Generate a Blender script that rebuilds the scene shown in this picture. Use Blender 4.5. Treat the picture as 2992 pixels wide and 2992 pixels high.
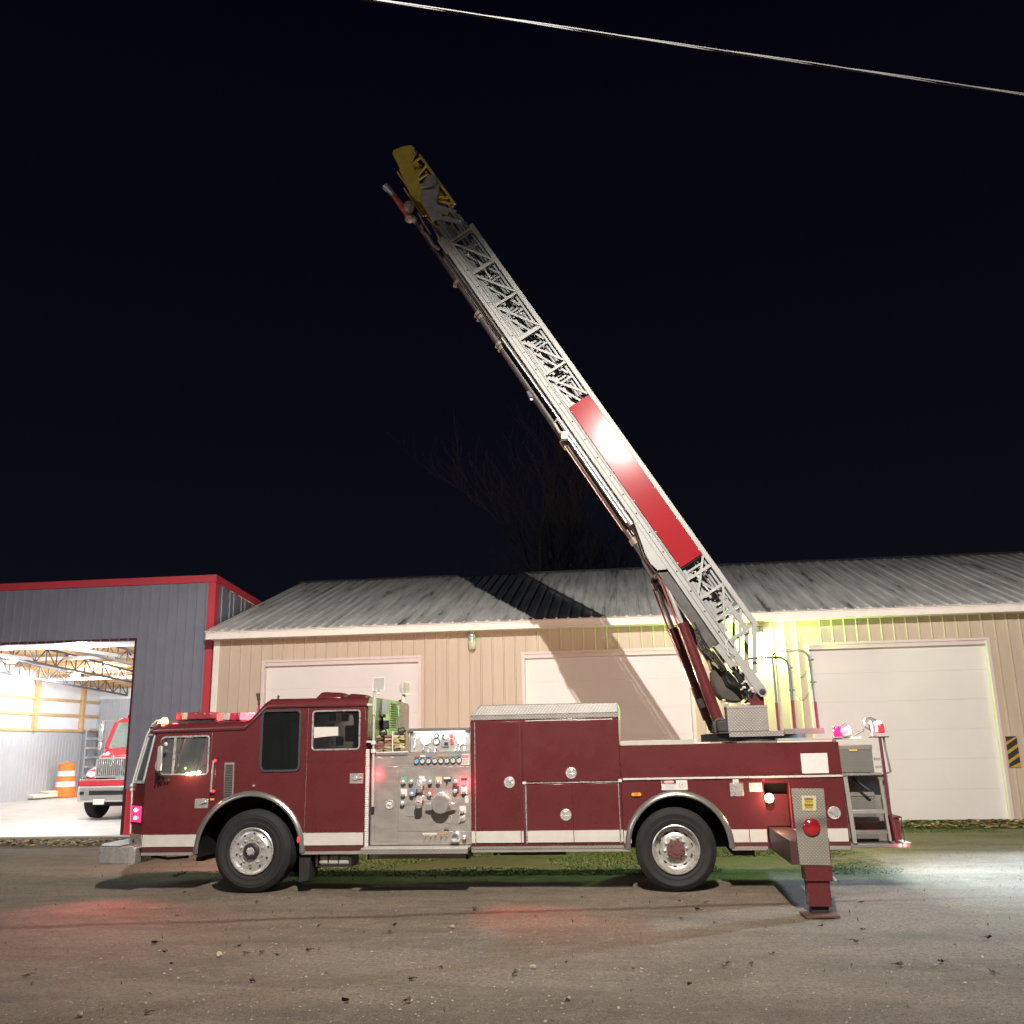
import bpy, bmesh, math, random
from mathutils import Vector, Matrix
from mathutils.geometry import tessellate_polygon
random.seed(7)
R = math.radians
scn = bpy.context.scene
COL = scn.collection
for o in list(bpy.data.objects):
    bpy.data.objects.remove(o)

# ------------------------------------------------------------------ camera
CAM = Vector((5.14566, -12.77750, 1.83681))
YAW, PITCH, ROLL, FPX, W = -0.118728, 0.2438533, -0.0204254, 2745.09, 2992.0
_f = Vector((math.sin(YAW)*math.cos(PITCH), math.cos(YAW)*math.cos(PITCH), math.sin(PITCH)))
_r0 = Vector((math.cos(YAW), -math.sin(YAW), 0))
_u0 = _r0.cross(_f)
_r = math.cos(ROLL)*_r0 + math.sin(ROLL)*_u0
_u = -math.sin(ROLL)*_r0 + math.cos(ROLL)*_u0
cd = bpy.data.cameras.new('camera'); cam = bpy.data.objects.new('camera', cd); COL.objects.link(cam)
m = Matrix((_r, _u, -_f)).transposed().to_4x4(); m.translation = CAM
cam.matrix_world = m
cd.sensor_fit = 'HORIZONTAL'; cd.sensor_width = 36; cd.lens = FPX/W*36
cd.clip_start = 0.05; cd.clip_end = 1000
scn.camera = cam
# ------------------------------------------------------------------ render / view
scn.render.engine = 'CYCLES'
scn.view_settings.view_transform = 'Standard'
scn.view_settings.look = 'None'
scn.view_settings.exposure = 0
scn.view_settings.gamma = 1
scn.view_settings.use_curve_mapping = False
scn.cycles.max_bounces = 6
# ------------------------------------------------------------------ night sky
wd = bpy.data.worlds.new('World'); scn.world = wd; wd.use_nodes = True
nt = wd.node_tree; bg = nt.nodes['Background']
tc = nt.nodes.new('ShaderNodeTexCoord'); sx = nt.nodes.new('ShaderNodeSeparateXYZ')
nt.links.new(tc.outputs['Generated'], sx.inputs[0])
rp = nt.nodes.new('ShaderNodeValToRGB')
rp.color_ramp.elements[0].position = 0.0; rp.color_ramp.elements[0].color = (.0050, .0056, .0085, 1)
rp.color_ramp.elements[1].position = 0.75; rp.color_ramp.elements[1].color = (.0008, .0006, .0036, 1)
e_ = rp.color_ramp.elements.new(.3); e_.color = (.0028, .0028, .0062, 1)
nt.links.new(sx.outputs['Z'], rp.inputs[0]); nt.links.new(rp.outputs[0], bg.inputs[0])
bg.inputs[1].default_value = 1.0

def light(name, kind, loc, power, col, parent=None, radius=.05, aim=None, size=None, blend=.5, shape=None):
    d = bpy.data.lights.new(name, kind); d.energy = power; d.color = col
    if kind in ('POINT', 'SPOT'): d.shadow_soft_size = radius
    if kind == 'SPOT': d.spot_size = size; d.spot_blend = blend
    if kind == 'AREA':
        d.shape = 'RECTANGLE'; d.size, d.size_y = shape
    o = bpy.data.objects.new(name, d); COL.objects.link(o); o.location = loc
    if aim is not None:
        o.rotation_euler = (Vector(aim)-Vector(loc)).to_track_quat('-Z', 'Y').to_euler()
    if parent is not None: setpar(o, parent)
    return o
def setpar(o, parent):
    o.parent = parent
    o.matrix_parent_inverse = Matrix.Translation(-parent.location) if parent.type == 'EMPTY' else Matrix.Identity(4)

# the yard flood lamp high on its pole behind the camera: it casts the ladder's shadow on the wall and roof
YLP = Vector((5.2, -12.1, 10.5))
light('yard_lamp_light', 'SPOT', YLP, 20500, (1.0, .925, .845), radius=.045, aim=(4.4, 10.0, 4.0), size=R(118), blend=.9)
light('added_fill_light', 'POINT', (-16, -22, 9), 3400, (.90, .95, 1.0), radius=.25)  # added weak fill with no fixture, lifts the dark areas
light('ladder_tip_fill', 'POINT', YLP+Vector((0, .1, -.15)), 380, (1.0, .86, .66), radius=.06)  # extra fill added outside the hood to lift the ladder tip

# ------------------------------------------------------------------ pixel -> plane, used to read off real dimensions
def ray(u, v):
    return _f + _r*((u-W/2)/FPX) - _u*((v-W/2)/FPX)
def P(u, v, y=0.0):
    d = ray(u, v); return CAM + d*((y-CAM.y)/d.y)
def PX(u, v, x):
    d = ray(u, v); return CAM + d*((x-CAM.x)/d.x)
def PZ(u, v, z=0.0):
    d = ray(u, v); return CAM + d*((z-CAM.z)/d.z)

# ------------------------------------------------------------------ materials
MATS = {}
def mat(name, col, rough=.5, metal=0.0, var=0.0, vs=4.0, bump=0.0, bs=40.0, coat=0.0, emit=None, es=0.0, stretch=(1, 1, 1), rvar=0.0, col2=None, spec=None):
    if name in MATS: return MATS[name]
    m = bpy.data.materials.new(name); m.use_nodes = True; t = m.node_tree
    b = t.nodes['Principled BSDF']
    b.inputs['Base Color'].default_value = (*col, 1); b.inputs['Roughness'].default_value = rough
    b.inputs['Metallic'].default_value = metal
    if spec is not None: b.inputs['Specular IOR Level'].default_value = spec
    if coat: b.inputs['Coat Weight'].default_value = coat; b.inputs['Coat Roughness'].default_value = .2
    if emit: b.inputs['Emission Color'].default_value = (*emit, 1); b.inputs['Emission Strength'].default_value = es
    if var or bump or rvar:
        g = t.nodes.new('ShaderNodeTexCoord'); mp = t.nodes.new('ShaderNodeMapping'); mp.inputs['Scale'].default_value = stretch
        t.links.new(g.outputs['Object'], mp.inputs[0])
    if var or rvar:
        n = t.nodes.new('ShaderNodeTexNoise'); n.inputs['Scale'].default_value = vs; n.inputs['Detail'].default_value = 8
        n.inputs['Roughness'].default_value = .65
        t.links.new(mp.outputs[0], n.inputs['Vector'])
    if var:
        x = t.nodes.new('ShaderNodeMix'); x.data_type = 'RGBA'
        c2 = col2 if col2 else tuple(c*(1-var) for c in col)
        c1 = col if col2 else tuple(min(1, c*(1+var)) for c in col)
        x.inputs[6].default_value = (*c2, 1); x.inputs[7].default_value = (*c1, 1)
        r = t.nodes.new('ShaderNodeMapRange'); r.inputs[1].default_value = .3; r.inputs[2].default_value = .7
        t.links.new(n.outputs[0], r.inputs[0]); t.links.new(r.outputs[0], x.inputs[0])
        t.links.new(x.outputs[2], b.inputs['Base Color'])
    if rvar:
        r = t.nodes.new('ShaderNodeMapRange'); r.inputs[1].default_value = .3; r.inputs[2].default_value = .7
        r.inputs[3].default_value = max(.02, rough-rvar); r.inputs[4].default_value = min(1, rough+rvar)
        t.links.new(n.outputs[0], r.inputs[0]); t.links.new(r.outputs[0], b.inputs['Roughness'])
    if bump:
        n2 = t.nodes.new('ShaderNodeTexNoise'); n2.inputs['Scale'].default_value = bs; n2.inputs['Detail'].default_value = 6
        t.links.new(mp.outputs[0], n2.inputs['Vector'])
        bp = t.nodes.new('ShaderNodeBump'); bp.inputs['Strength'].default_value = bump; bp.inputs['Distance'].default_value = .01
        t.links.new(n2.outputs[0], bp.inputs['Height']); t.links.new(bp.outputs[0], b.inputs['Normal'])
    MATS[name] = m
    return m
def emis(name, col, s, base=None):
    return mat(name, base or tuple(c*.12 for c in col), .3, emit=col, es=s)
def glass(name, tint, refl=.12, rough=.02, opac=0.0, gcol=(.9, .95, .95)):
    m = bpy.data.materials.new(name); m.use_nodes = True; t = m.node_tree; t.nodes.clear()
    o = t.nodes.new('ShaderNodeOutputMaterial')
    tr = t.nodes.new('ShaderNodeBsdfTransparent'); tr.inputs[0].default_value = (*tint, 1)
    gl = t.nodes.new('ShaderNodeBsdfGlossy'); gl.inputs['Roughness'].default_value = rough; gl.inputs[0].default_value = (*gcol, 1)
    df = t.nodes.new('ShaderNodeBsdfDiffuse'); df.inputs[0].default_value = (.6, .66, .66, 1)
    lw = t.nodes.new('ShaderNodeFresnel'); lw.inputs[0].default_value = 1.45
    a = t.nodes.new('ShaderNodeMath'); a.operation = 'ADD'; a.inputs[1].default_value = refl; a.use_clamp = True
    t.links.new(lw.outputs[0], a.inputs[0])
    m0 = t.nodes.new('ShaderNodeMixShader'); m0.inputs[0].default_value = opac
    t.links.new(tr.outputs[0], m0.inputs[1]); t.links.new(df.outputs[0], m0.inputs[2])
    m1 = t.nodes.new('ShaderNodeMixShader'); t.links.new(a.outputs[0], m1.inputs[0])
    t.links.new(m0.outputs[0], m1.inputs[1]); t.links.new(gl.outputs[0], m1.inputs[2])
    t.links.new(m1.outputs[0], o.inputs[0])
    return m
def treadplate(name, col, pitch=.045, c2=None, rough=.34, metal=.75):
    # raised diamond lugs on a square grid, from object-space x, y, z
    m = bpy.data.materials.new(name); m.use_nodes = True; t = m.node_tree; b = t.nodes['Principled BSDF']
    g = t.nodes.new('ShaderNodeTexCoord'); s = t.nodes.new('ShaderNodeSeparateXYZ'); t.links.new(g.outputs['Object'], s.inputs[0])
    def mth(op, a, bb=None):
        n = t.nodes.new('ShaderNodeMath'); n.operation = op
        for i, v in enumerate((a, bb)):
            if v is None: continue
            if isinstance(v, (int, float)): n.inputs[i].default_value = v
            else: t.links.new(v, n.inputs[i])
        return n.outputs[0]
    k = math.pi/pitch
    xy = mth('ADD', s.outputs[0], mth('MULTIPLY', s.outputs[1], .7))
    a = mth('SINE', mth('MULTIPLY', mth('ADD', xy, s.outputs[2]), k))
    c = mth('SINE', mth('MULTIPLY', mth('SUBTRACT', xy, s.outputs[2]), k))
    h = mth('POWER', mth('ABSOLUTE', mth('MULTIPLY', a, c)), 2.2)
    n = t.nodes.new('ShaderNodeTexNoise'); n.inputs['Scale'].default_value = 5; n.inputs['Detail'].default_value = 8
    t.links.new(g.outputs['Object'], n.inputs['Vector'])
    x = t.nodes.new('ShaderNodeMix'); x.data_type = 'RGBA'
    lo = tuple(v*.42 for v in col); x.inputs[6].default_value = (*lo, 1); x.inputs[7].default_value = (*col, 1)
    f = mth('ADD', mth('MULTIPLY', h, .6), mth('MULTIPLY', n.outputs[0], .5)); t.links.new(f, x.inputs[0])
    t.links.new(x.outputs[2], b.inputs['Base Color'])
    b.inputs['Metallic'].default_value = metal; b.inputs['Roughness'].default_value = rough
    bp = t.nodes.new('ShaderNodeBump'); bp.inputs['Strength'].default_value = .45; bp.inputs['Distance'].default_value = .005
    t.links.new(h, bp.inputs['Height']); t.links.new(bp.outputs[0], b.inputs['Normal'])
    MATS[name] = m
    return m

RED = mat('truck_red_paint', (.084, .0145, .0165), .28, 0, var=.05, vs=2.2, coat=.4, rvar=.04)
REDDK = mat('dark_red_paint', (.065, .009, .010), .5, 0, var=.2, vs=5)
PANELRED = mat('sign_red', (.225, .015, .019), .165, 0, var=.04, vs=2, spec=.045)
WHITE = mat('white_tape', (.42, .395, .35), .45, 0, var=.08, vs=6)
WHITEP = mat('white_paint', (.50, .48, .445), .45, 0, var=.06, vs=8)
CREAM = mat('ladder_cream_paint', (.222, .222, .206), .5, .0, var=.10, vs=7, bump=.05, bs=30)
CREAMIN = mat('ladder_inner_aluminium', (.165, .17, .167), .5, .2, var=.12, vs=9)
YEL = mat('ladder_tip_yellow', (.50, .36, .05), .5, 0, var=.15, vs=9)
CHROME = mat('chrome', (.80, .78, .75), .20, .72)
ALU = mat('polished_aluminium', (.56, .54, .51), .28, .68, var=.08, vs=14, rvar=.06)
STEEL = mat('brushed_steel', (.34, .315, .285), .36, .55, var=.10, vs=4, rvar=.08, stretch=(1, 1, 3))
STEELD = mat('worn_steel', (.20, .185, .165), .5, .5, var=.2, vs=8)
BLACK = mat('black_steel', (.016, .015, .015), .55, .2, var=.3, vs=10)
DARK = mat('dark_grease', (.045, .042, .038), .6, .2, var=.5, vs=9, bump=.3, bs=18)
RUB = mat('tyre_rubber', (.0075, .007, .0065), .8, 0, var=.55, vs=4, bump=.1, bs=60)
INT = mat('cab_interior', (.022, .022, .024), .8)
TREAD = treadplate('tread_plate', (.31, .285, .255), .044, rough=.5, metal=.3)
TREADD = treadplate('dull_tread_plate', (.20, .19, .165), .036, rough=.5, metal=.35)
GL = glass('window_glass', (.90, .92, .92), .02, opac=.05)
GLD = glass('tinted_glass', (.35, .36, .36), .03, opac=.012)
GLW = glass('windshield_glass', (.82, .88, .86), .04, opac=.14)
GRN = mat('lime_paint', (.27, .35, .16), .5, 0, var=.1, vs=6)
GREY = mat('grey_mesh', (.24, .245, .225), .6, .1, var=.2, vs=20, bump=.4, bs=120)
LRED = emis('red_lens_lit', (1.0, .03, .06), 2.0)
LPINK = emis('pink_lens_lit', (1.0, .045, .25), 1.05)
LREDD = mat('red_lens_off', (.28, .012, .018), .15, 0, coat=.6)
LWHITE = emis('white_lamp_lit', (.92, .97, 1.0), 12)
LWARM = emis('warm_glint_glow', (1.0, .82, .52), 14)
LAMBER = emis('amber_lamp_lit', (1.0, .42, .10), 6)
AMBER = mat('amber_lens', (.75, .27, .015), .2, coat=.5)
PAPER = mat('paper', (.46, .43, .385), .8)
GAUGE = emis('gauge_face_lit', (.9, .97, 1.0), .5, (.6, .6, .6))
GAUGES = mat('gauge_face', (.42, .43, .42), .4)
TBLUE = mat('tag_blue', (.13, .17, .30), .5); TGRN = mat('tag_green', (.13, .28, .19), .5)
TORG = mat('tag_orange', (.42, .17, .07), .5); TRED = mat('tag_red', (.34, .10, .08), .5)
TBLK = mat('tag_black', (.03, .03, .03), .5); TSIL = mat('tag_silver', (.32, .32, .31), .4, .5)
SYEL = mat('sign_yellow', (.45, .29, .04), .5)

# ------------------------------------------------------------------ mesh builder
class MB:
    def __init__(s): s.v = []; s.f = []; s.m = []
    def add(s, vs, fs, k=0):
        o = len(s.v); s.v += [tuple(v) for v in vs]
        for f in fs: s.f.append(tuple(i+o for i in f)); s.m.append(k)
    def box(s, x0, x1, y0, y1, z0, z1, k=0):
        s.add([(x, y, z) for x in (x0, x1) for y in (y0, y1) for z in (z0, z1)],
              [(0, 1, 3, 2), (4, 6, 7, 5), (0, 4, 5, 1), (2, 3, 7, 6), (0, 2, 6, 4), (1, 5, 7, 3)], k); return s
    def loft(s, A, B, k=0, caps=True):
        n = len(A); fs = [(i, (i+1) % n, n+(i+1) % n, n+i) for i in range(n)]
        if caps: fs += [tuple(range(n-1, -1, -1)), tuple(range(n, 2*n))]
        s.add(list(A)+list(B), fs, k); return s
    def prism(s, poly, y0, y1, k=0):      # polygon in (x, z), extruded along y
        return s.loft([(x, y0, z) for x, z in poly], [(x, y1, z) for x, z in poly], k)
    def prismz(s, poly, z0, z1, k=0):     # polygon in (x, y), extruded along z
        return s.loft([(x, y, z0) for x, y in poly], [(x, y, z1) for x, y in poly], k)
    def prismx(s, poly, x0, x1, k=0):     # polygon in (y, z), extruded along x
        return s.loft([(x0, y, z) for y, z in poly], [(x1, y, z) for y, z in poly], k)
    def plate(s, outer, holes, y0, y1, k=0):  # flat plate with holes, (x, z) outline
        loops = [outer]+holes; pts = [p for l in loops for p in l]
        tri = tessellate_polygon([[Vector((x, z, 0)) for x, z in l] for l in loops])
        n = len(pts); vs = [(x, y0, z) for x, z in pts]+[(x, y1, z) for x, z in pts]
        fs = [tuple(t) for t in tri]+[tuple(i+n for i in reversed(t)) for t in tri]
        o = 0
        for l in loops:
            c = len(l)
            fs += [(o+i, o+(i+1) % c, n+o+(i+1) % c, n+o+i) for i in range(c)]; o += c
        s.add(vs, fs, k); return s
    def tube(s, a, b, r, n=10, k=0, r2=None):
        a, b = Vector(a), Vector(b); d = (b-a).normalized()
        q = d.orthogonal().normalized(); w = d.cross(q); r2 = r if r2 is None else r2
        A = [a+(q*math.cos(t)+w*math.sin(t))*r for t in [2*math.pi*i/n for i in range(n)]]
        B = [b+(q*math.cos(t)+w*math.sin(t))*r2 for t in [2*math.pi*i/n for i in range(n)]]
        return s.loft(A, B, k)
    def pipe(s, pts, r, n=8, k=0):
        pts = [Vector(p) for p in pts]; rings = []; up = None
        for i, p in enumerate(pts):
            d = (pts[min(i+1, len(pts)-1)]-pts[max(i-1, 0)]).normalized()
            if up is None: up = d.orthogonal().normalized()
            else:
                up = (up-d*up.dot(d))
                up = up.normalized() if up.length > 1e-6 else d.orthogonal().normalized()
            w = d.cross(up); rr = r[i] if isinstance(r, (list, tuple)) else r
            rings.append([p+(up*math.cos(t)+w*math.sin(t))*rr for t in [2*math.pi*j/n for j in range(n)]])
        vs = [v for q in rings for v in q]
        fs = [(i*n+j, i*n+(j+1) % n, (i+1)*n+(j+1) % n, (i+1)*n+j) for i in range(len(rings)-1) for j in range(n)]
        fs += [tuple(range(n-1, -1, -1)), tuple(range((len(rings)-1)*n, len(rings)*n))]
        s.add(vs, fs, k); return s
    def bar(s, a, b, w, h, up=(0, 1, 0), k=0):   # rectangular bar; w along up, h across
        a, b, up = Vector(a), Vector(b), Vector(up); d = (b-a).normalized()
        up = (up-d*up.dot(d)).normalized(); q = d.cross(up)
        c = [up*w/2+q*h/2, up*w/2-q*h/2, -up*w/2-q*h/2, -up*w/2+q*h/2]
        return s.loft([a+v for v in c], [b+v for v in c], k)
    def lathe(s, prof, c, ax='y', n=32, k=0, ks=None, caps=True):  # profile (r, h): h along the axis from c
        c = Vector(c)
        A = {'y': (Vector((1, 0, 0)), Vector((0, 0, 1)), Vector((0, 1, 0))), 'z': (Vector((1, 0, 0)), Vector((0, 1, 0)), Vector((0, 0, 1))),
             'x': (Vector((0, 1, 0)), Vector((0, 0, 1)), Vector((1, 0, 0)))}[ax] if isinstance(ax, str) else ax
        o = len(s.v)
        for r, h in prof:
            for i in range(n):
                t = 2*math.pi*i/n; s.v.append(tuple(c+A[0]*(r*math.cos(t))+A[1]*(r*math.sin(t))+A[2]*h))
        for j in range(len(prof)-1):
            for i in range(n):
                s.f.append((o+j*n+i, o+j*n+(i+1) % n, o+(j+1)*n+(i+1) % n, o+(j+1)*n+i)); s.m.append(ks[j] if ks else k)
        for j, rev in ((0, True), (len(prof)-1, False)):
            if caps and prof[j][0] > 1e-4:
                q = [o+j*n+i for i in range(n)]; s.f.append(tuple(reversed(q)) if rev else tuple(q)); s.m.append((ks[min(j, len(ks)-1)] if ks else k))
        return s
    def sphere(s, c, r, n=12, k=0, sc=(1, 1, 1)):
        mm = max(4, n//2); prof = [(max(1e-5, math.sin(math.pi*i/mm)), -math.cos(math.pi*i/mm)) for i in range(mm+1)]
        o = len(s.v); s.lathe(prof, (0, 0, 0), 'z', n, k)
        for i in range(o, len(s.v)):
            v = s.v[i]; s.v[i] = (c[0]+v[0]*r*sc[0], c[1]+v[1]*r*sc[1], c[2]+v[2]*r*sc[2])
        return s
    def mesh(s, name, mats, smooth=True, angle=35, recalc=True):
        me = bpy.data.meshes.new(name); me.from_pydata(s.v, [], s.f)
        for q in (mats if isinstance(mats, (list, tuple)) else [mats]): me.materials.append(q)
        me.polygons.foreach_set('material_index', s.m)
        if recalc:
            bm = bmesh.new(); bm.from_mesh(me); bmesh.ops.recalc_face_normals(bm, faces=bm.faces); bm.to_mesh(me); bm.free()
        if smooth:
            me.polygons.foreach_set('use_smooth', [True]*len(me.polygons)); me.set_sharp_from_angle(angle=R(angle))
        me.update(); return me
def add(mb, name, mats, parent=None, bevel=0, **kw):
    me = mb.mesh(name, mats, **kw) if isinstance(mb, MB) else mb
    o = bpy.data.objects.new(name, me); COL.objects.link(o)
    if parent is not None: setpar(o, parent)
    if bevel:
        b = o.modifiers.new('bevel', 'BEVEL'); b.width = bevel; b.segments = 2; b.limit_method = 'ANGLE'; b.angle_limit = R(40)
        b.harden_normals = False
    return o
def dup(o, off=(0, 0, 0)):
    c = o.copy(); COL.objects.link(c); c.location = o.location+Vector(off); return c
def thing(name, label, cat, loc=(0, 0, 0), group=None):
    o = bpy.data.objects.new(name, None); COL.objects.link(o); o.location = loc
    o['label'] = label; o['category'] = cat
    if group: o['group'] = group
    o.empty_display_size = .2
    return o
def tag(o, label, cat, group=None):
    o['label'] = label; o['category'] = cat
    if group: o['group'] = group
    return o
def struct(o): o['kind'] = 'structure'; return o
def stuff(o): o['kind'] = 'stuff'; return o
def rrect(x0, x1, z0, z1, r, n=5):
    p = []
    for cx, cz, a0 in ((x1-r, z1-r, 0), (x0+r, z1-r, 90), (x0+r, z0+r, 180), (x1-r, z0+r, 270)):
        p += [(cx+r*math.cos(R(a0+90*i/n)), cz+r*math.sin(R(a0+90*i/n))) for i in range(n+1)]
    return p
def rpoly(pts, r, n=4):
    out = []; N = len(pts)
    for i in range(N):
        p = Vector(pts[i]); a = (Vector(pts[i-1])-p); b = (Vector(pts[(i+1) % N])-p)
        A = p+a.normalized()*min(r, a.length*.45); B = p+b.normalized()*min(r, b.length*.45)
        for k in range(n+1):
            t = k/n; q = A*(1-t)**2+p*2*t*(1-t)+B*t*t; out.append((q.x, q.y))
    return out
def inset(poly, d):
    c = Vector((sum(p[0] for p in poly)/len(poly), sum(p[1] for p in poly)/len(poly))); out = []
    N = len(poly)
    for i in range(N):
        a, p, b = Vector(poly[i-1]), Vector(poly[i]), Vector(poly[(i+1) % N])
        t = (b-a).normalized(); nrm = Vector((-t.y, t.x))
        if nrm.dot(c-p) < 0: nrm = -nrm
        out.append(tuple(p+nrm*d))
    return out
def arc(cx, cz, r, a0, a1, n=24):
    return [(cx+r*math.cos(R(a0+(a1-a0)*i/n)), cz+r*math.sin(R(a0+(a1-a0)*i/n))) for i in range(n+1)]
def text_mesh(body, size):
    cu = bpy.data.curves.new('text', 'FONT'); cu.body = body; cu.size = size; cu.align_x = 'CENTER'; cu.align_y = 'CENTER'; cu.extrude = .0008
    o = bpy.data.objects.new('text', cu); COL.objects.link(o)
    dg = bpy.context.evaluated_depsgraph_get(); me = bpy.data.meshes.new_from_object(o.evaluated_get(dg))
    bpy.data.objects.remove(o); bpy.data.curves.remove(cu)
    return me
def text(body, size, x, z, y, m, parent, name='lettering'):
    me = text_mesh(body, size); me.materials.clear(); me.materials.append(m)
    me.transform(Matrix.Translation((x, y, z)) @ Matrix.Rotation(R(90), 4, 'X'))
    return add(me, name, None, parent)
# ================================================================== GROUND
def smooth(a, b, x):
    t = max(0, min(1, (x-a)/(b-a))); return t*t*(3-2*t)
def gz(x, y):
    return -.17*smooth(4.5, 9.5, y)*smooth(-3.5, -7.0, x)
def ground_material():
    m = bpy.data.materials.new('gravel_and_turf'); m.use_nodes = True; t = m.node_tree; b = t.nodes['Principled BSDF']
    g = t.nodes.new('ShaderNodeTexCoord'); s = t.nodes.new('ShaderNodeSeparateXYZ'); t.links.new(g.outputs['Object'], s.inputs[0])
    def noise(sc, det=8, rough=.6, vec=None, dist=0):
        n = t.nodes.new('ShaderNodeTexNoise'); n.inputs['Scale'].default_value = sc; n.inputs['Detail'].default_value = det
        n.inputs['Roughness'].default_value = rough; n.inputs['Distortion'].default_value = dist
        t.links.new(vec or g.outputs['Object'], n.inputs['Vector']); return n.outputs[0]
    def mth(op, a, bb=0.0):
        n = t.nodes.new('ShaderNodeMath'); n.operation = op
        for i, v in enumerate((a, bb)):
            if isinstance(v, (int, float)): n.inputs[i].default_value = v
            else: t.links.new(v, n.inputs[i])
        return n.outputs[0]
    def rng(v, a, c, lo=0, hi=1):
        n = t.nodes.new('ShaderNodeMapRange'); n.interpolation_type = 'SMOOTHSTEP'
        n.inputs[1].default_value = a; n.inputs[2].default_value = c; n.inputs[3].default_value = lo; n.inputs[4].default_value = hi
        t.links.new(v, n.inputs[0]); return n.outputs[0]
    def mix(f, a, c):
        n = t.nodes.new('ShaderNodeMix'); n.data_type = 'RGBA'
        for i, v in ((0, f), (6, a), (7, c)):
            if isinstance(v, tuple): n.inputs[i].default_value = (*v, 1)
            elif isinstance(v, float): n.inputs[i].default_value = v
            else: t.links.new(v, n.inputs[i])
        return n.outputs[2]
    mp = t.nodes.new('ShaderNodeMapping'); mp.inputs['Scale'].default_value = (.35, 1.3, 1); t.links.new(g.outputs['Object'], mp.inputs[0])
    big = noise(.9, 6, .6, mp.outputs[0], .6); mid = noise(3.2, 8, .7); fine = noise(26, 6, .75); tiny = noise(120, 3, .7)
    grav = mix(rng(big, .34, .66), (.150, .118, .083), (.245, .196, .140))
    grav = mix(mth('MULTIPLY', rng(mid, .45, .72), .55), grav, (.31, .255, .185))
    grav = mix(mth('MULTIPLY', rng(fine, .46, .62), .7), grav, (.095, .081, .062))
    grav = mix(mth('MULTIPLY', rng(tiny, .52, .68), .75), grav, (.44, .39, .32))
    soil = mix(rng(mid, .4, .65), (.040, .060, .014), (.085, .075, .032))
    soil = mix(mth('MULTIPLY', rng(fine, .45, .6), .6), soil, (.020, .030, .008))
    wob = mth('MULTIPLY', mth('SUBTRACT', mid, .5), 2.2)
    yy = mth('ADD', s.outputs[1], wob); xx = mth('ADD', s.outputs[0], wob)
    lawn = mth('MULTIPLY', rng(yy, 1.5, 2.3), mth('MULTIPLY', rng(xx, -2.2, .4), rng(xx, 9.0, 8.0)))
    strip = mth('MULTIPLY', rng(yy, 8.1, 8.9), rng(xx, 7, 9))
    stripl = mth('MULTIPLY', mth('MULTIPLY', rng(yy, 6.9, 7.6), .75), rng(xx, -2, -4))
    gm = mth('MAXIMUM', mth('MAXIMUM', lawn, strip), stripl)
    col = mix(gm, grav, soil)
    t.links.new(col, b.inputs['Base Color']); b.inputs['Roughness'].default_value = .92; b.inputs['Specular IOR Level'].default_value = .2
    h = mth('ADD', mth('ADD', mth('MULTIPLY', fine, .6), mth('MULTIPLY', tiny, .6)), mth('MULTIPLY', mid, 1.2))
    bp = t.nodes.new('ShaderNodeBump'); bp.inputs['Strength'].default_value = 1.0; bp.inputs['Distance'].default_value = .04
    t.links.new(h, bp.inputs['Height']); t.links.new(bp.outputs[0], b.inputs['Normal'])
    return m
def build_ground():
    def axis(lo, hi, a, b_, st):
        l = [lo, (lo+a)/2-(a-lo)*.2, a-6, a-2]; n = int((b_-a)/st)
        l += [a+i*st for i in range(n+1)]; l += [b_+2, b_+8, (b_+hi)/2, hi]; return sorted(set(l))
    xs = axis(-160, 170, -12, 16, .16); ys = axis(-60, 260, -7, 10.6, .16)
    from mathutils import noise as nz
    vs = [(x, y, gz(x, y)+(nz.noise((x*.9, y*.9, 0))*.012-.006 if -9 < x < 15 and -7 < y < 10.4 else -.01)) for y in ys for x in xs]
    n = len(xs); fs = [(j*n+i, j*n+i+1, (j+1)*n+i+1, (j+1)*n+i) for j in range(len(ys)-1) for i in range(n-1)]
    mb = MB(); mb.v = vs; mb.f = fs; mb.m = [0]*len(fs)
    o = add(mb, 'ground', ground_material(), recalc=False, angle=80); struct(o)
build_ground()

yl = thing('yard_lamp', 'unseen flood lamp with a light-cutting hood on a tall pole behind the viewer', 'lamp', (5.2, -13.6, 0))
add(MB().lathe([(.001, .24), (.30, .22), (.50, .10), (.505, -.066), (.495, -.066), (.49, .09), (.29, .205), (.001, .22)], YLP, 'z', 40), 'lamp_cutoff_hood', BLACK, yl)  # unseen hood, skirt shaped to cut the light off the upper ladder
add(MB().tube((5.2, -13.6, 0), (5.2, -13.6, 10.8), .11, 14, 0, .07).pipe([(5.2, -13.6, 10.7), (5.2, -13.2, 10.9), (5.2, -12.1, 10.74)], .04), 'pole', STEELD, yl)

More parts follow.
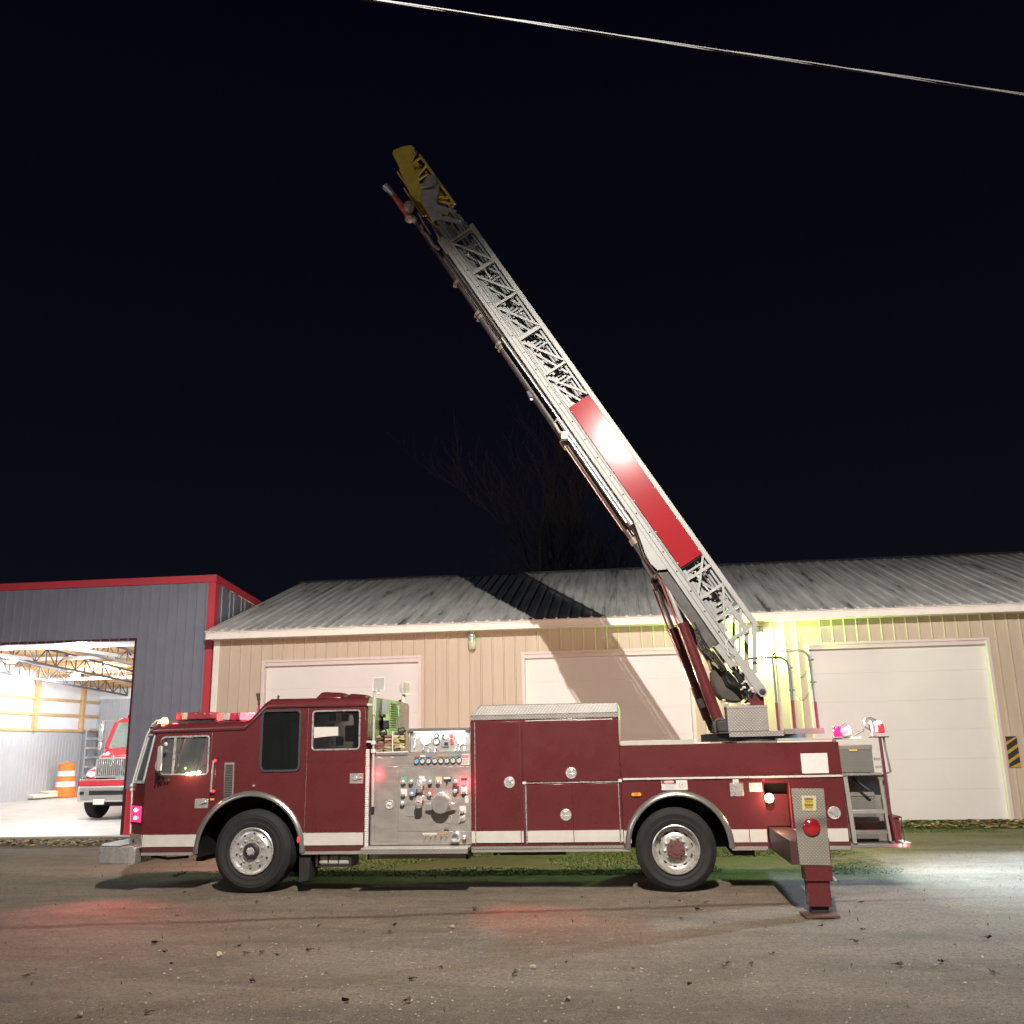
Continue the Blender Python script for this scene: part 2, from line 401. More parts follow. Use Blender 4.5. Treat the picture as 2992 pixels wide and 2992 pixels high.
# ================================================================== TAN POLE BUILDING
TAN = mat('tan_siding', (.51, .425, .325), .5, 0, var=.06, vs=1.6, stretch=(3, 3, .5), bump=.03, bs=6)
TRIM = mat('white_trim', (.80, .77, .70), .5, 0, var=.06, vs=3)
DOORW = mat('white_door_panel', (.68, .655, .64), .48, 0, var=.04, vs=.8, bump=.03, bs=90)
DTRIM = mat('door_jamb', (.66, .57, .55), .5, 0, var=.06, vs=3)
def roof_material():
    m = bpy.data.materials.new('weathered_roof_metal'); m.use_nodes = True; t = m.node_tree; b = t.nodes['Principled BSDF']
    g = t.nodes.new('ShaderNodeTexCoord'); mp = t.nodes.new('ShaderNodeMapping'); mp.inputs['Scale'].default_value = (5.0, .35, .35)
    t.links.new(g.outputs['Object'], mp.inputs[0])
    n = t.nodes.new('ShaderNodeTexNoise'); n.inputs['Scale'].default_value = 1.0; n.inputs['Detail'].default_value = 9; n.inputs['Roughness'].default_value = .68
    t.links.new(mp.outputs[0], n.inputs['Vector'])
    r = t.nodes.new('ShaderNodeValToRGB'); e = r.color_ramp.elements
    e[0].position = .35; e[0].color = (.15, .155, .155, 1); e[1].position = .58; e[1].color = (.69, .70, .675, 1)
    x = e.new(.40); x.color = (.44, .455, .445, 1)
    t.links.new(n.outputs[0], r.inputs[0])
    n2 = t.nodes.new('ShaderNodeTexNoise'); n2.inputs['Scale'].default_value = .55; n2.inputs['Detail'].default_value = 5; t.links.new(g.outputs['Object'], n2.inputs['Vector'])
    mx = t.nodes.new('ShaderNodeMix'); mx.data_type = 'RGBA'; mx.blend_type = 'MULTIPLY'; mx.inputs[0].default_value = .6
    t.links.new(r.outputs[0], mx.inputs[6]); r2 = t.nodes.new('ShaderNodeMapRange'); r2.inputs[1].default_value = .3; r2.inputs[2].default_value = .65; r2.inputs[3].default_value = .7
    t.links.new(n2.outputs[0], r2.inputs[0])
    cc = t.nodes.new('ShaderNodeCombineColor')
    for i in range(3): t.links.new(r2.outputs[0], cc.inputs[i])
    t.links.new(cc.outputs[0], mx.inputs[7])
    t.links.new(mx.outputs[2], b.inputs['Base Color']); b.inputs['Roughness'].default_value = .6; b.inputs['Metallic'].default_value = 0
    return m
ROOFM = roof_material()
def ribline(u0, u1, pitch, h, off=0.0, base=.055, top=.022, minor=0):
    # breakpoints (u, height) of a ribbed sheet between u0 and u1
    pts = [(u0, 0.0)]
    k = math.ceil((u0-off+base/2)/pitch)
    while off+k*pitch+base/2 <= u1+1e-6:
        c = off+k*pitch
        pts += [(c-base/2, 0), (c-top/2, h), (c+top/2, h), (c+base/2, 0)]; k += 1
    pts.append((u1, 0.0))
    out = [pts[0]]
    for p in pts[1:]:
        if p[0]-out[-1][0] > 1e-5: out.append(p)
    return out
def wall_sheet(parent, x0, x1, z0, z1, y, m, pitch=.284, h=.02, off=0, name='wall_sheet', base=.055, top=.022):
    l = ribline(x0, x1, pitch, h, off, base, top); mb = MB()
    A = [(u, y-d) for u, d in l]+[(x1, y+.03), (x0, y+.03)]
    mb.prismz(A, z0, z1); return add(mb, name, m, parent, smooth=False)
TY = 10.54
tb = thing('metal_building', 'long tan metal building with white overhead doors and weathered grey roof', 'building', (5, TY, 0))
doors = [(-4.08, -.08), (2.60, 6.60), (9.45, 13.49)]; DZ = 4.03
X0, X1 = -5.44, 20.2
x = X0
while x < X1-.1:                                        # ribbed wall sheets, three ribs wide, cut round the doors
    xe = x+.852; segs = [(x, xe)]
    for a, b_ in doors:
        ns = []
        for p, q in segs:
            if q <= a or p >= b_: ns.append((p, q)); continue
            if p < a-.02: ns.append((p, a))
            if q > b_+.02: ns.append((b_, q))
        segs = ns
    full = segs
    for p, q in full: wall_sheet(tb, p+.001, q-.001, -.2, 4.66, TY, TAN, off=X0+.142)
    # pieces above doors
    for a, b_ in doors:
        p, q = max(x, a), min(xe, b_)
        if q-p > .02: wall_sheet(tb, p+.001, q-.001, DZ, 4.66, TY, TAN, off=X0+.142)
    x = xe
for a, b_ in doors:
    mb = MB()
    mb.box(a-.09, b_+.09, TY-.026, TY+.005, DZ-.004, DZ+.055); mb.box(a-.075, a, TY-.03, TY+.14, -.1, DZ-.005); mb.box(b_, b_+.075, TY-.03, TY+.14, -.1, DZ-.005)
    mb.box(a+.001, b_-.001, TY+.002, TY+.14, DZ-.10, DZ-.006)
    add(mb, 'door_frame', DTRIM, tb, .004)
    d = add(MB().box(a+.002, b_-.002, TY+.165, TY+.20, -.1, DZ-.02), 'overhead_door', DTRIM, tb)
    n = 6; hz = (DZ-.02)/n
    for i in range(n):
        z0 = .012+i*hz
        pn = MB(); pn.box(a+.004, b_-.004, TY+.115, TY+.16, z0+.0008, z0+hz-.0008)
        add(pn, 'door_panel', DOORW, d, .0015)
    add(MB().box(a, b_, TY+.10, TY+.15, -.06, .008), 'door_seal', BLACK, d)
# eaves, corner board, roof
mb = MB(); mb.box(X0-.06, X1, 10.06, 10.10, 4.615, 4.80); mb.box(X0-.06, X1, 10.04, 10.06, 4.76, 4.805); mb.box(X0-.06, X1, 10.045, 10.06, 4.612, 4.64)
add(mb, 'fascia', TRIM, tb, .004)
add(MB().box(1.78, 1.80, 10.035, 10.062, 4.613, 4.79), 'fascia_joint', TRIM, tb)
add(MB().box(X0-.05, X1, 10.10, TY+.02, 4.63, 4.65), 'soffit', TRIM, tb)
add(MB().box(X0-.03, X0+.13, TY-.035, TY+.02, -.2, 4.62), 'corner_board', TRIM, tb, .004)
SL = .345; EY, EZ, RY = 10.0, 4.815, 17.0
x = X0-.08
dv = Vector((0, RY-EY, (RY-EY)*SL)); nv = Vector((0, -SL, 1)).normalized()
while x < X1:
    l = ribline(x+.001, x+.851, .284, .034, X0+.10, .085, .024)
    prof = [(u, d) for u, d in l]+[(x+.851, -.02), (x+.001, -.02)]
    A = [Vector((u, EY, EZ))+nv*d for u, d in prof]; B = [a+dv for a in A]
    add(MB().loft(A, B), 'roof_sheet', ROOFM, tb, smooth=False)
    x += .852
RZ = EZ+(RY-EY)*SL
mb = MB(); mb.prismx([(RY-.2, RZ-.04), (RY, RZ+.05), (RY+.2, RZ-.04), (RY, RZ+.02)], X0-.09, X1)
add(mb, 'ridge_cap', mat('galvanised_trim', (.36, .37, .36), .45, .6, var=.1, vs=5), tb)
add(MB().prismx([(RY+.02, RZ-.03), (RY+7, RZ-.03-7*SL), (RY+7, RZ-.06-7*SL), (RY+.02, RZ-.06)], X0-.08, X1), 'rear_roof', ROOFM, tb)
add(MB().prismx([(TY+.04, -.2), (TY+.04, 4.8), (RY, RZ-.06), (RY+6.5, RZ-.06-6.5*SL), (RY+6.5, -.2)], X0+.0, X0+.05), 'gable_wall', TAN, tb)
add(MB().box(X0+.06, X1, RY+6.4, RY+6.5, -.2, 4.7), 'rear_wall', TAN, tb)
add(MB().box(X1-.05, X1, TY+.04, RY+6.4, -.2, 4.8), 'end_wall', TAN, tb)

# wall pack lamp (lit) and unlit jar lamp
wp = thing('wall_pack_lamp', 'glowing green-white wall lamp beside the foot of the raised ladder', 'lamp', (8.31, TY-.02, 4.3))
add(MB().box(8.20, 8.42, TY-.06, TY-.025, 4.30, 4.52), 'housing', STEELD, wp, .01)
mb = MB(); mb.lathe([(.09, .0), (.12, -.06), (.11, -.30), (.06, -.36), (.001, -.37)], (8.31, TY-.16, 4.34), 'z', 16)
lens = add(mb, 'lens', emis('wall_lamp_glow', (.80, 1.0, .62), 45), wp)
add(MB().lathe([(.03, .12), (.10, .03), (.125, .01), (.125, -.0)], (8.31, TY-.16, 4.35), 'z', 16), 'bracket', STEELD, wp)
light('wall_pack_light', 'POINT', (8.31, TY-.115, 3.90), 780, (.46, 1.0, .18), wp, .03)
light('wall_pack_beam', 'SPOT', (8.31, TY-.30, 3.90), 1700, (.52, 1.0, .36), wp, .06, aim=(4.0, 3.0, -.5), size=R(92), blend=.6)
q = P(1380, 1862, TY-.1)
jl = thing('jar_lamp', 'unlit jar-shaped lamp with metal neck under the eave left of centre', 'lamp', (q.x, TY-.02, q.z))
jx, jz = q.x, q.z+.06
add(MB().lathe([(.001, .22), (.055, .2), (.06, .02), (.085, .0), (.085, -.04)], (jx, TY-.16, jz), 'z', 18), 'neck', ALU, jl)
add(MB().lathe([(.08, -.04), (.095, -.06), (.095, -.16)], (jx, TY-.16, jz), 'z', 18), 'collar', mat('photocell_grey', (.35, .42, .45), .3, .3), jl)
add(MB().lathe([(.10, -.16), (.105, -.20), (.085, -.34), (.06, -.37), (.001, -.375)], (jx, TY-.16, jz), 'z', 18), 'jar', mat('jar_glass', (.55, .52, .36), .15, coat=.5), jl)
add(MB().tube((jx, TY-.02, jz+.1), (jx, TY-.16, jz+.1), .028), 'bracket', STEELD, jl)

# hazard board
def hz(px, py): q = P(2400+px*.3623, 1780+py*.3623, TY-.04); return (q.x, q.z)
xa, za = hz(1490, 1025); xb, zb = hz(1585, 1275)
hb = thing('hazard_board', 'yellow and black diagonally striped board on the wall right of the last door', 'sign', (xa, TY-.03, zb))
y0 = TY-.03
xa = 13.60; xb = xa+.25
add(MB().box(xa, xb, y0-.012, y0, zb, za), 'board', SYEL, hb, .003)
hh = za-zb
for k in (0, 1, 2, 3):
    zc = zb+hh*(.03+.3*k)-.04; pts = [(xa+.002, zc-.03), (xb-.002, zc+.13), (xb-.002, zc+.26), (xa+.002, zc+.10)]
    pts = [(px, min(za-.003, max(zb+.003, pz))) for px, pz in pts]
    if pts[2][1]-pts[1][1] < .01 and pts[3][1]-pts[0][1] < .01: continue
    add(MB().prism(pts, y0-.017, y0-.013), 'black_stripe', TBLK, hb)

# ================================================================== GREY BUILDING (open bay on the left)
GW = mat('slate_siding', (.20, .215, .262), .45, .15, var=.08, vs=1.4)
RTRIM = mat('red_trim', (.50, .042, .062), .45, 0, var=.06, vs=2)
LINER = mat('grey_liner', (.44, .46, .49), .55, .0, var=.04, vs=2)
INSUL = mat('white_insulation', (.88, .90, .93), .6, 0, var=.05, vs=1.2, bump=.25, bs=3)
WOOD = mat('timber', (.60, .40, .20), .7, 0, var=.14, vs=3, stretch=(1, 1, 4))
DECK = mat('roof_osb', (.64, .43, .20), .75, 0, var=.15, vs=5)
TRUSS = mat('truss_steel', (.10, .10, .115), .5, .3)
GY, GXR, GXL, GYB = 10.75, -5.62, -19.0, 28.5
OXR, OXL, OZ = -7.76, -14.6, 4.74
def roofz(y): return 6.39-.083*(y-GY)
def flz(y): return -.13+.02*(y-GY)
gb = thing('open_bay_building', 'slate blue metal building with red trim and a bright open bay', 'building', (-12, GY, -.13))
x = GXR-.19
while x > GXL-1:                                        # front sheets right to left
    xs_ = x-.777
    for p, q, z0 in ((max(xs_, OXR), x, .96), (max(xs_, OXL), min(x, OXR), OZ), (xs_, min(x, OXL), .96)):
        if q-p > .02: wall_sheet(gb, p+.001, q-.001, z0, 6.22, GY, GW, .259, .034, GXR, base=.05, top=.022)
    x = xs_
for p, q in ((OXR, GXR-.19), (GXL-1, OXL)):
    wall_sheet(gb, p, q, -.25, .95, GY, RTRIM, .259, .018, GXR, name='wainscot_sheet')
yy = GY
while yy < GYB-.1:                                      # right side wall sheets, ribs facing +x
    ye = min(yy+.777, GYB); l = ribline(yy+.001, ye-.001, .259, .022, GY, .05, .02)
    A = [(GXR-.045+d, u) for u, d in l]+[(GXR-.07, ye-.001), (GXR-.07, yy+.001)]
    add(MB().loft([(a, b_, -.2) for a, b_ in A], [(a, b_, roofz(b_)-.17) for a, b_ in A]), 'wall_sheet', GW, gb, smooth=False)
    yy += .777
mb = MB(); mb.box(GXL-1, GXR, GY-.05, GY-.002, 6.215, 6.41); add(mb, 'front_fascia', RTRIM, gb, .004)
add(MB().loft([(GXR, GY-.05, roofz(GY)+.02), (GXR+.03, GY-.05, roofz(GY)+.02), (GXR+.03, GY-.05, roofz(GY)-.17), (GXR, GY-.05, roofz(GY)-.17)],
              [(GXR, GYB, roofz(GYB)+.02), (GXR+.03, GYB, roofz(GYB)+.02), (GXR+.03, GYB, roofz(GYB)-.17), (GXR, GYB, roofz(GYB)-.17)]), 'side_fascia', RTRIM, gb)
mb = MB(); mb.box(GXR-.18, GXR+.02, GY-.04, GY-.001, -.25, 6.21); mb.box(GXR-.018, GXR+.02, GY, GY+.18, -.25, 6.18); add(mb, 'corner_trim', RTRIM, gb, .004)
mb = MB(); mb.box(OXR-.002, OXR+.07, GY-.032, GY+.16, -.2, OZ+.06); mb.box(OXL, OXR-.003, GY-.032, GY+.16, OZ-.002, OZ+.06); mb.box(OXL-.07, OXL, GY-.032, GY+.16, -.2, OZ+.06)
add(mb, 'opening_trim', REDDK, gb)
def slab(y0, y1, th, z): return [(y0, z(y0)), (y1, z(y1)), (y1, z(y1)-th), (y0, z(y0)-th)]
add(MB().prismx(slab(GY, GYB+.2, .03, roofz), GXL-1, GXR), 'roof', GW, gb)
add(MB().prismx(slab(GY+.1, GYB, .02, lambda y: roofz(y)-.035), GXL-.9, GXR-.09), 'roof_deck', DECK, gb)
yy = GY+.5
while yy < GYB:
    z = roofz(yy)-.06; add(MB().box(GXL-.8, GXR-.1, yy-.02, yy+.02, z-.14, z), 'purlin', WOOD, gb); yy += .61
add(MB().box(GXL-.9, OXR+.6, GY+.05, GY+.15, OZ+.08, roofz(GY)-.1), 'header', INSUL, gb)
# concrete floor
fl = MB(); fl.loft([(GXL-2, GY-.75, -.145), (GXR-.1, GY-.1, -.145), (GXR-.1, GY-.1, -.3), (GXL-2, GY-.75, -.3)],
                   [(GXL-2, GYB+1, flz(GYB)), (GXR-.1, GYB+1, flz(GYB)), (GXR-.1, GYB+1, flz(GYB)-.2), (GXL-2, GYB+1, flz(GYB)-.2)])
struct(add(fl, 'floor', mat('concrete_floor', (.50, .49, .47), .55, 0, var=.16, vs=1.3, bump=.05, bs=20)))
# west wall: liner below, girts, posts and insulation above
def f5(x, y): return (x*.3106, 1860+y*.3106)
yy = 12.0
while yy < GYB-.05:
    ye = min(yy+.9, GYB-.01); l = ribline(yy, ye, .229, .007, 0, .04, .02)
    A = [(GXL+d, u) for u, d in l]+[(GXL-.03, ye), (GXL-.03, yy)]
    add(MB().loft([(a, b_, -.1) for a, b_ in A], [(a, b_, 2.78) for a, b_ in A]), 'liner_sheet', LINER, gb, smooth=False); yy += .9
add(MB().box(GXL-.14, GXL-.06, GY+.2, GYB, 2.7, 6.0), 'insulation', INSUL, gb)
for yp in (13.6, 17.0, 20.35, 23.74, 27.1):
    add(MB().box(GXL-.04, GXL+.11, yp-.10, yp+.10, 2.79, roofz(yp)-.1), 'post', WOOD, gb)
for z in (2.80, 3.44, 4.06):
    add(MB().box(GXL-.05, GXL+.04, 12, GYB-.05, z, z+.11), 'girt', WOOD, gb)
# back wall
x = GXL
while x < GXR:
    wall_sheet(gb, x, min(x+.9, GXR-.1), -.1, 4.28, GYB, LINER, .3, .02, 0, name='liner_sheet'); x += .9
add(MB().box(GXL-.2, GXR-.1, GYB+.05, GYB+.12, -.1, roofz(GYB)-.02), 'rear_wall', INSUL, gb)
add(MB().box(OXL-4, GXR-.1, GY+.05, GY+.1, -.2, .9), 'inner_front_wall', LINER, gb) if False else None
add(MB().box(OXR+.08, GXR-.1, GY+.06, GY+.12, -.2, roofz(GY)-.1), 'inner_front_wall', LINER, gb)
# trusses run front to back
def truss(xc, y0, y1, zt, zb, nb=16):
    p = MB(); zt0, zt1 = zt; zb0, zb1 = zb
    def T(i, top): f = i/nb; return Vector((xc, y0+(y1-y0)*f, (zt0+(zt1-zt0)*f) if top else (zb0+(zb1-zb0)*f)))
    for top in (True, False): p.bar(T(0, top), T(nb, top), .09, .07, (1, 0, 0))
    for i in range(nb+1):
        p.bar(T(i, 0), T(i, 1), .035, .035, (1, 0, 0))
        if i < nb: p.bar(T(i, i % 2), T(i+1, (i+1) % 2), .03, .03, (1, 0, 0))
    return add(p, 'truss', TRUSS, gb, smooth=False)
truss(-17.6, 15.0, 28.3, (5.62, 4.86), (5.0, 4.42), 22)
truss(-15.0, 15.0, 28.3, (5.62, 4.86), (5.02, 4.50), 22)
truss(-12.4, 13.0, 28.3, (5.75, 4.86), (5.2, 4.50), 24)
for yb in (19.0, 23.5): add(MB().bar((-18.9, yb, roofz(yb)-.5), (-7, yb, roofz(yb)-.5), .06, .12), 'cross_brace', WHITEP, gb)
# door tracks and raised door panels
for xt in (OXL+.3, -11.2, OXR-.25):
    add(MB().bar((xt, GY+.3, OZ+.12), (xt, GY+5.2, OZ+.18), .06, .10, (1, 0, 0)), 'door_track', WHITEP, gb)
for k in range(2):
    add(MB().box(OXL+.3, OXR-.28, GY+.35+k*.62, GY+.93+k*.62, OZ+.02+.01*k, OZ+.07+.01*k), 'raised_door_panel', DOORW, gb)
# door-strut rack in the far corner
rk = thing('bar_rack', 'grey rack of horizontal bars in the far corner of the open bay', 'rack', (GXL+.25, 27.8, flz(27.8)))
for yy in (27.25, 28.35): add(MB().box(GXL+.20, GXL+.26, yy-.03, yy+.03, flz(28), 2.95), 'upright', LINER, rk)
for k in range(7):
    z = flz(28)+.25+k*.4; add(MB().box(GXL+.262, GXL+.40, 27.2, 28.4, z, z+.09), 'bar', WHITEP if k % 2 == 0 else LINER, rk)
# bay lamps
lp = [(f5(960, 185), -15.4, 'white high-bay lamp nearest the right edge of the open bay'), (f5(710, 350), -16.6, 'white high-bay lamp hanging lowest in the open bay'),
      (f5(100, 215), -15.2, 'white high-bay lamp at the left edge of the photo')]
BAYG = emis('bay_lamp_glow', (1, 1, 1), 30)
for (u, v), xw, lab in lp:
    q = PX(u, v, xw)
    t_ = thing('bay_lamp', lab, 'lamp', q, 'high-bay lamps in the open bay')
    add(MB().lathe([(.20, -.06), (.17, .02), (.08, .10), (.03, .14)], q, 'z', 16), 'shade', WHITEP, t_)
    add(MB().lathe([(.185, -.062), (.15, -.10), (.001, -.12)], q, 'z', 16), 'diffuser', BAYG, t_)
    add(MB().tube(q+Vector((0, 0, .14)), (q.x, q.y, roofz(q.y)-.1), .012), 'cord', BLACK, t_)
    light('bay_light', 'POINT', q+Vector((0, 0, -.3)), 420, (.93, .97, 1.0), t_, .2)
for xq, yq in ((-10.3, 12.3), (-9.0, 22)):              # unseen lights added to brighten the bay and the parked engine
    light('bay_light', 'POINT', (xq, yq, 4.5), 1050, (.93, .97, 1.0), gb, .2)

# ------------------------------------------------------------------ things in the bay
q = PZ(*f5(605, 1508), flz(25))
OR = mat('drum_orange', (.85, .22, .04), .45); RW = mat('drum_white', (.8, .8, .8), .4)
td = thing('traffic_drum', 'orange and white striped traffic drum against the bay wall', 'traffic drum', (q.x, q.y, flz(q.y)))
def drum(c, s=1.0):
    prof = [(.36, 0), (.36, .10), (.30, .11), (.295, .30), (.275, .305), (.27, .52), (.255, .525), (.25, .74), (.235, .745), (.225, .96), (.20, 1.0), (.08, 1.0), (.08, 1.06), (.001, 1.06)]
    ks = [0, 0, 0, 0, 0, 1, 0, 0, 1, 0, 0, 0, 0]
    p = [(r*s, h*s) for r, h in prof]
    return p
zz = flz(q.y); S = 1.33
add(MB().lathe([(.36*S, 0), (.36*S, .10*S), (.31*S, .12*S)], (q.x, q.y, zz), 'z', 20), 'base', OR, td)
bz = [(.12, .305, .34, .00, 0), (.38, .30, 0, 0, 0)]
hs = [.12, .30, .46, .62, .78, .98]; rs = [.305, .29, .272, .255, .24, .222]
for i in range(5):
    add(MB().lathe([(rs[i]*S, hs[i]*S+.002), (rs[i+1]*S+.012, hs[i+1]*S-.002)], (q.x, q.y, zz), 'z', 20), 'band', RW if i in (1, 3) else OR, td)
add(MB().lathe([(.222*S, .98*S), (.19*S, 1.01*S), (.08*S, 1.01*S), (.07*S, 1.06*S), (.001, 1.06*S)], (q.x, q.y, zz), 'z', 20), 'handle', OR, td)
a = PZ(*f5(350, 1530), flz(23)); b_ = PZ(*f5(520, 1512), flz(24.5))
sb = MB(); sb.box(-.5, .5, -.9, .9, 0, .16); sb.box(-.42, .42, -.2, .85, .161, .26)
o = tag(add(sb, 'folded_tarp', mat('pale_tarp', (.72, .68, .58), .7, var=.1, vs=4), None, .05), 'low pale bundle lying on the floor beside the traffic drum', 'bundle')
o.location = ((a.x+b_.x)/2, (a.y+b_.y)/2, flz(a.y)+.02); o.rotation_euler.z = -.4
# ================================================================== SECOND ENGINE IN THE BAY
def engine():
    Y2 = 14.5
    def g(x, y, yy=Y2): q = P(*f5(x, y), yy); return q
    cx = g(1045, 1160).x; z0 = flz(Y2)+.0
    t = thing('fire_engine', 'red fire engine with chrome grille parked inside the open bay', 'truck', (cx, Y2+2.5, z0))
    RP = mat('engine_red', (.50, .03, .045), .3, 0, coat=.5)
    bz0, bz1 = g(750, 1560).z, g(750, 1410).z
    hw = cx-g(700, 1400).x
    # bumper wraps round the corners
    pl = [(cx-hw, Y2+.55), (cx-hw, Y2+.18), (cx-hw+.18, Y2), (cx+hw-.18, Y2), (cx+hw, Y2+.18), (cx+hw, Y2+.55)]
    mb = MB(); mb.prismz(pl, bz0, bz1); b = add(mb, 'bumper', CHROME, t, .05)
    add(MB().box(cx-.62, cx+.62, Y2-.012, Y2+.02, bz0+.20, bz0+.33), 'air_slot', BLACK, b, .02)
    for s in (-1, 1): add(MB().box(cx+s*.84-.07, cx+s*.84+.07, Y2-.012, Y2+.02, bz0+.21, bz0+.31), 'fog_lamp', BLACK, b, .02)
    add(MB().box(cx-.45, cx-.10, Y2-.03, Y2-.013, bz0-.07, bz0+.08), 'license_plate', mat('pale_plate', (.7, .66, .58), .5), t, .008)
    # valance, hood, fenders
    add(MB().box(cx-hw+.05, cx+hw-.05, Y2+.06, Y2+.5, bz1+.01, bz1+.16), 'valance', RP, t, .03)
    add(MB().box(cx-hw+.1, cx+hw-.1, Y2+.05, Y2+.3, bz1+.165, bz1+.19), 'valance_strip', CHROME, t, .01)
    gl = cx-g(870, 1250).x; gt, gbm = g(900, 1150).z, g(870, 1330).z
    sec = lambda y, w, zt, sh: [(cx-w, y, gbm), (cx-w*.98, y, zt-sh), (cx-w*.72, y, zt), (cx+w*.72, y, zt), (cx+w*.98, y, zt-sh), (cx+w, y, gbm)]
    mb = MB(); A = sec(Y2+.22, gl+.06, gt+.10, .18); B = sec(Y2+1.3, gl+.22, gt+.34, .14)
    mb.loft(A, B); add(mb, 'hood', RP, t, .04)
    for s in (-1, 1):
        x0, x1 = cx+s*(gl+.02), cx+s*(hw-.08)
        mb = MB(); mb.loft([(x0, Y2+.24, bz1+.17), (x1, Y2+.40, bz1+.17), (x1, Y2+.46, bz1+.44), (x0, Y2+.26, bz1+.52)],
                           [(x0, Y2+1.5, bz1+.17), (x1, Y2+1.5, bz1+.17), (x1, Y2+1.4, bz1+.66), (x0, Y2+1.4, bz1+.86)])
        add(mb, 'fender', RP, t, .06)
        hx = cx+s*(gl+.20)
        add(MB().sphere((hx, Y2+.34, bz1+.33), .15, 16, sc=(1.2, .8, .62)), 'headlight', mat('headlight_glass', (.72, .76, .78), .1, .2, coat=.6), t)
    # grille: chrome surround with vertical bars
    fr = MB(); out = [(cx-gl, gbm), (cx-gl*.96, gt-.05), (cx-gl*.80, gt+.03), (cx+gl*.80, gt+.03), (cx+gl*.96, gt-.05), (cx+gl, gbm)]
    inn = inset(out, .05); fr.plate(out, [inn], Y2+.12, Y2+.24)
    gr = add(fr, 'grille', CHROME, t, .012)
    add(MB().plate(inn, [], Y2+.205, Y2+.215), 'grille_backing', BLACK, gr)
    n = 17; bar0 = None
    for i in range(n):
        x = cx-gl*.90+gl*1.8*i/(n-1)
        if bar0 is None: bar0 = add(MB().box(x-.014, x+.014, Y2+.13, Y2+.20, gbm+.03, gt-.03), 'grille_bar', CHROME, gr, .005); xb0 = x
        else: dup(bar0, (x-xb0, 0, 0))
    for s in (-1, 1):
        add(MB().bar((cx+s*gl*.75, Y2+.120, gbm+.08), (cx+s*.30, Y2+.120, gbm+.30), .015, .03, (0, 1, 0)), 'grille_wing', CHROME, gr)
    em = MB(); em.prism([(cx, gt+.10), (cx+.10, gt), (cx, gt-.11), (cx-.10, gt)], Y2+.08, Y2+.115); em.prism([(cx, gt+.05), (cx+.05, gt), (cx, gt-.055), (cx-.05, gt)], Y2+.07, Y2+.079)
    add(em, 'diamond_emblem', CHROME, t, .006)
    # cab with windshield
    yc = Y2+1.35; cw = 1.02; wz0, wz1 = g(1040, 1040).z-.02, g(1120, 830).z+.12
    mb = MB(); mb.loft([(cx-cw, yc, wz0-.6), (cx+cw, yc, wz0-.6), (cx+cw, yc+1.7, wz0-.6), (cx-cw, yc+1.7, wz0-.6)], [(cx-cw, yc, wz0), (cx+cw, yc, wz0), (cx+cw, yc+1.7, wz0), (cx-cw, yc+1.7, wz0)])
    mb.loft([(cx-cw+.1, yc+.33, wz1), (cx+cw-.1, yc+.33, wz1), (cx+cw-.1, yc+1.7, wz1), (cx-cw+.1, yc+1.7, wz1)], [(cx-cw+.2, yc+.5, wz1+.14), (cx+cw-.2, yc+.5, wz1+.14), (cx+cw-.2, yc+1.6, wz1+.14), (cx-cw+.2, yc+1.6, wz1+.14)])
    add(mb, 'cab', RP, t, .05)
    mb = MB(); mb.loft([(cx-cw, yc+.45, wz0), (cx+cw, yc+.45, wz0), (cx+cw, yc+1.7, wz0), (cx-cw, yc+1.7, wz0)], [(cx-cw+.1, yc+.75, wz1), (cx+cw-.1, yc+.75, wz1), (cx+cw-.1, yc+1.7, wz1), (cx-cw+.1, yc+1.7, wz1)])
    add(mb, 'cab_interior', mat('pale_cab_interior', (.30, .36, .34), .6), t)
    mb = MB(); mb.loft([(cx-cw+.09, yc+.02, wz0), (cx+cw-.09, yc+.02, wz0), (cx+cw-.09, yc+.04, wz0), (cx-cw+.09, yc+.04, wz0)], [(cx-cw+.17, yc+.34, wz1), (cx+cw-.17, yc+.34, wz1), (cx+cw-.17, yc+.36, wz1), (cx-cw+.17, yc+.36, wz1)])
    add(mb, 'windshield', GLW, t)
    for s in (-1, 1):
        add(MB().bar((cx+s*(cw-.05), yc+.02, wz0), (cx+s*(cw-.14), yc+.36, wz1), .1, .09, (1, 0, 0)), 'pillar', RP, t)
        mm = add(MB().box(cx+s*(cw+.16)-.07, cx+s*(cw+.16)+.07, yc-.02, yc+.06, wz0+.22, wz1-.03).box(cx+s*(cw+.16)-.06, cx+s*(cw+.16)+.06, yc-.02, yc+.06, wz0-.05, wz0+.19), 'mirror', CHROME, t, .03)
        add(MB().pipe([(cx+s*(cw-.05), yc+.15, wz0-.12), (cx+s*(cw+.16), yc+.07, wz0-.10), (cx+s*(cw+.16), yc+.07, wz1+.06), (cx+s*(cw-.1), yc+.3, wz1+.05)], .014), 'mirror_arm', CHROME, t)
    add(MB().box(cx-.75, cx+.75, yc+.75, yc+1.0, wz1+.145, wz1+.26), 'light_bar', LREDD, t, .03)
    add(MB().sphere((g(820, 1170).x, Y2+.75, g(820, 1170).z), .085, 12), 'turn_beacon', LREDD, t)
    # body behind and wheels
    add(MB().box(cx-1.2, cx+1.2, yc+1.8, yc+6.3, .5, 2.75), 'body', RP, t, .03)
    add(MB().box(cx-.9, cx+.9, Y2+.5, yc+6, .35, .62), 'chassis', BLACK, t)
    wr = .53
    for s in (-1, 1):
        for yw in (Y2+.95, Y2+5.2):
            wz = flz(yw)+wr; c = (cx+s*.86, yw, wz)
            w = add(MB().lathe([(.30, -.17), (wr-.05, -.17), (wr, -.12), (wr, .12), (wr-.05, .17), (.30, .17)], c, 'x', 40), 'wheel', RUB, t)
            add(MB().lathe([(.001, -.13), (.30, -.12), (.30, .12), (.001, .13)], c, 'x', 28), 'rim', ALU, w)
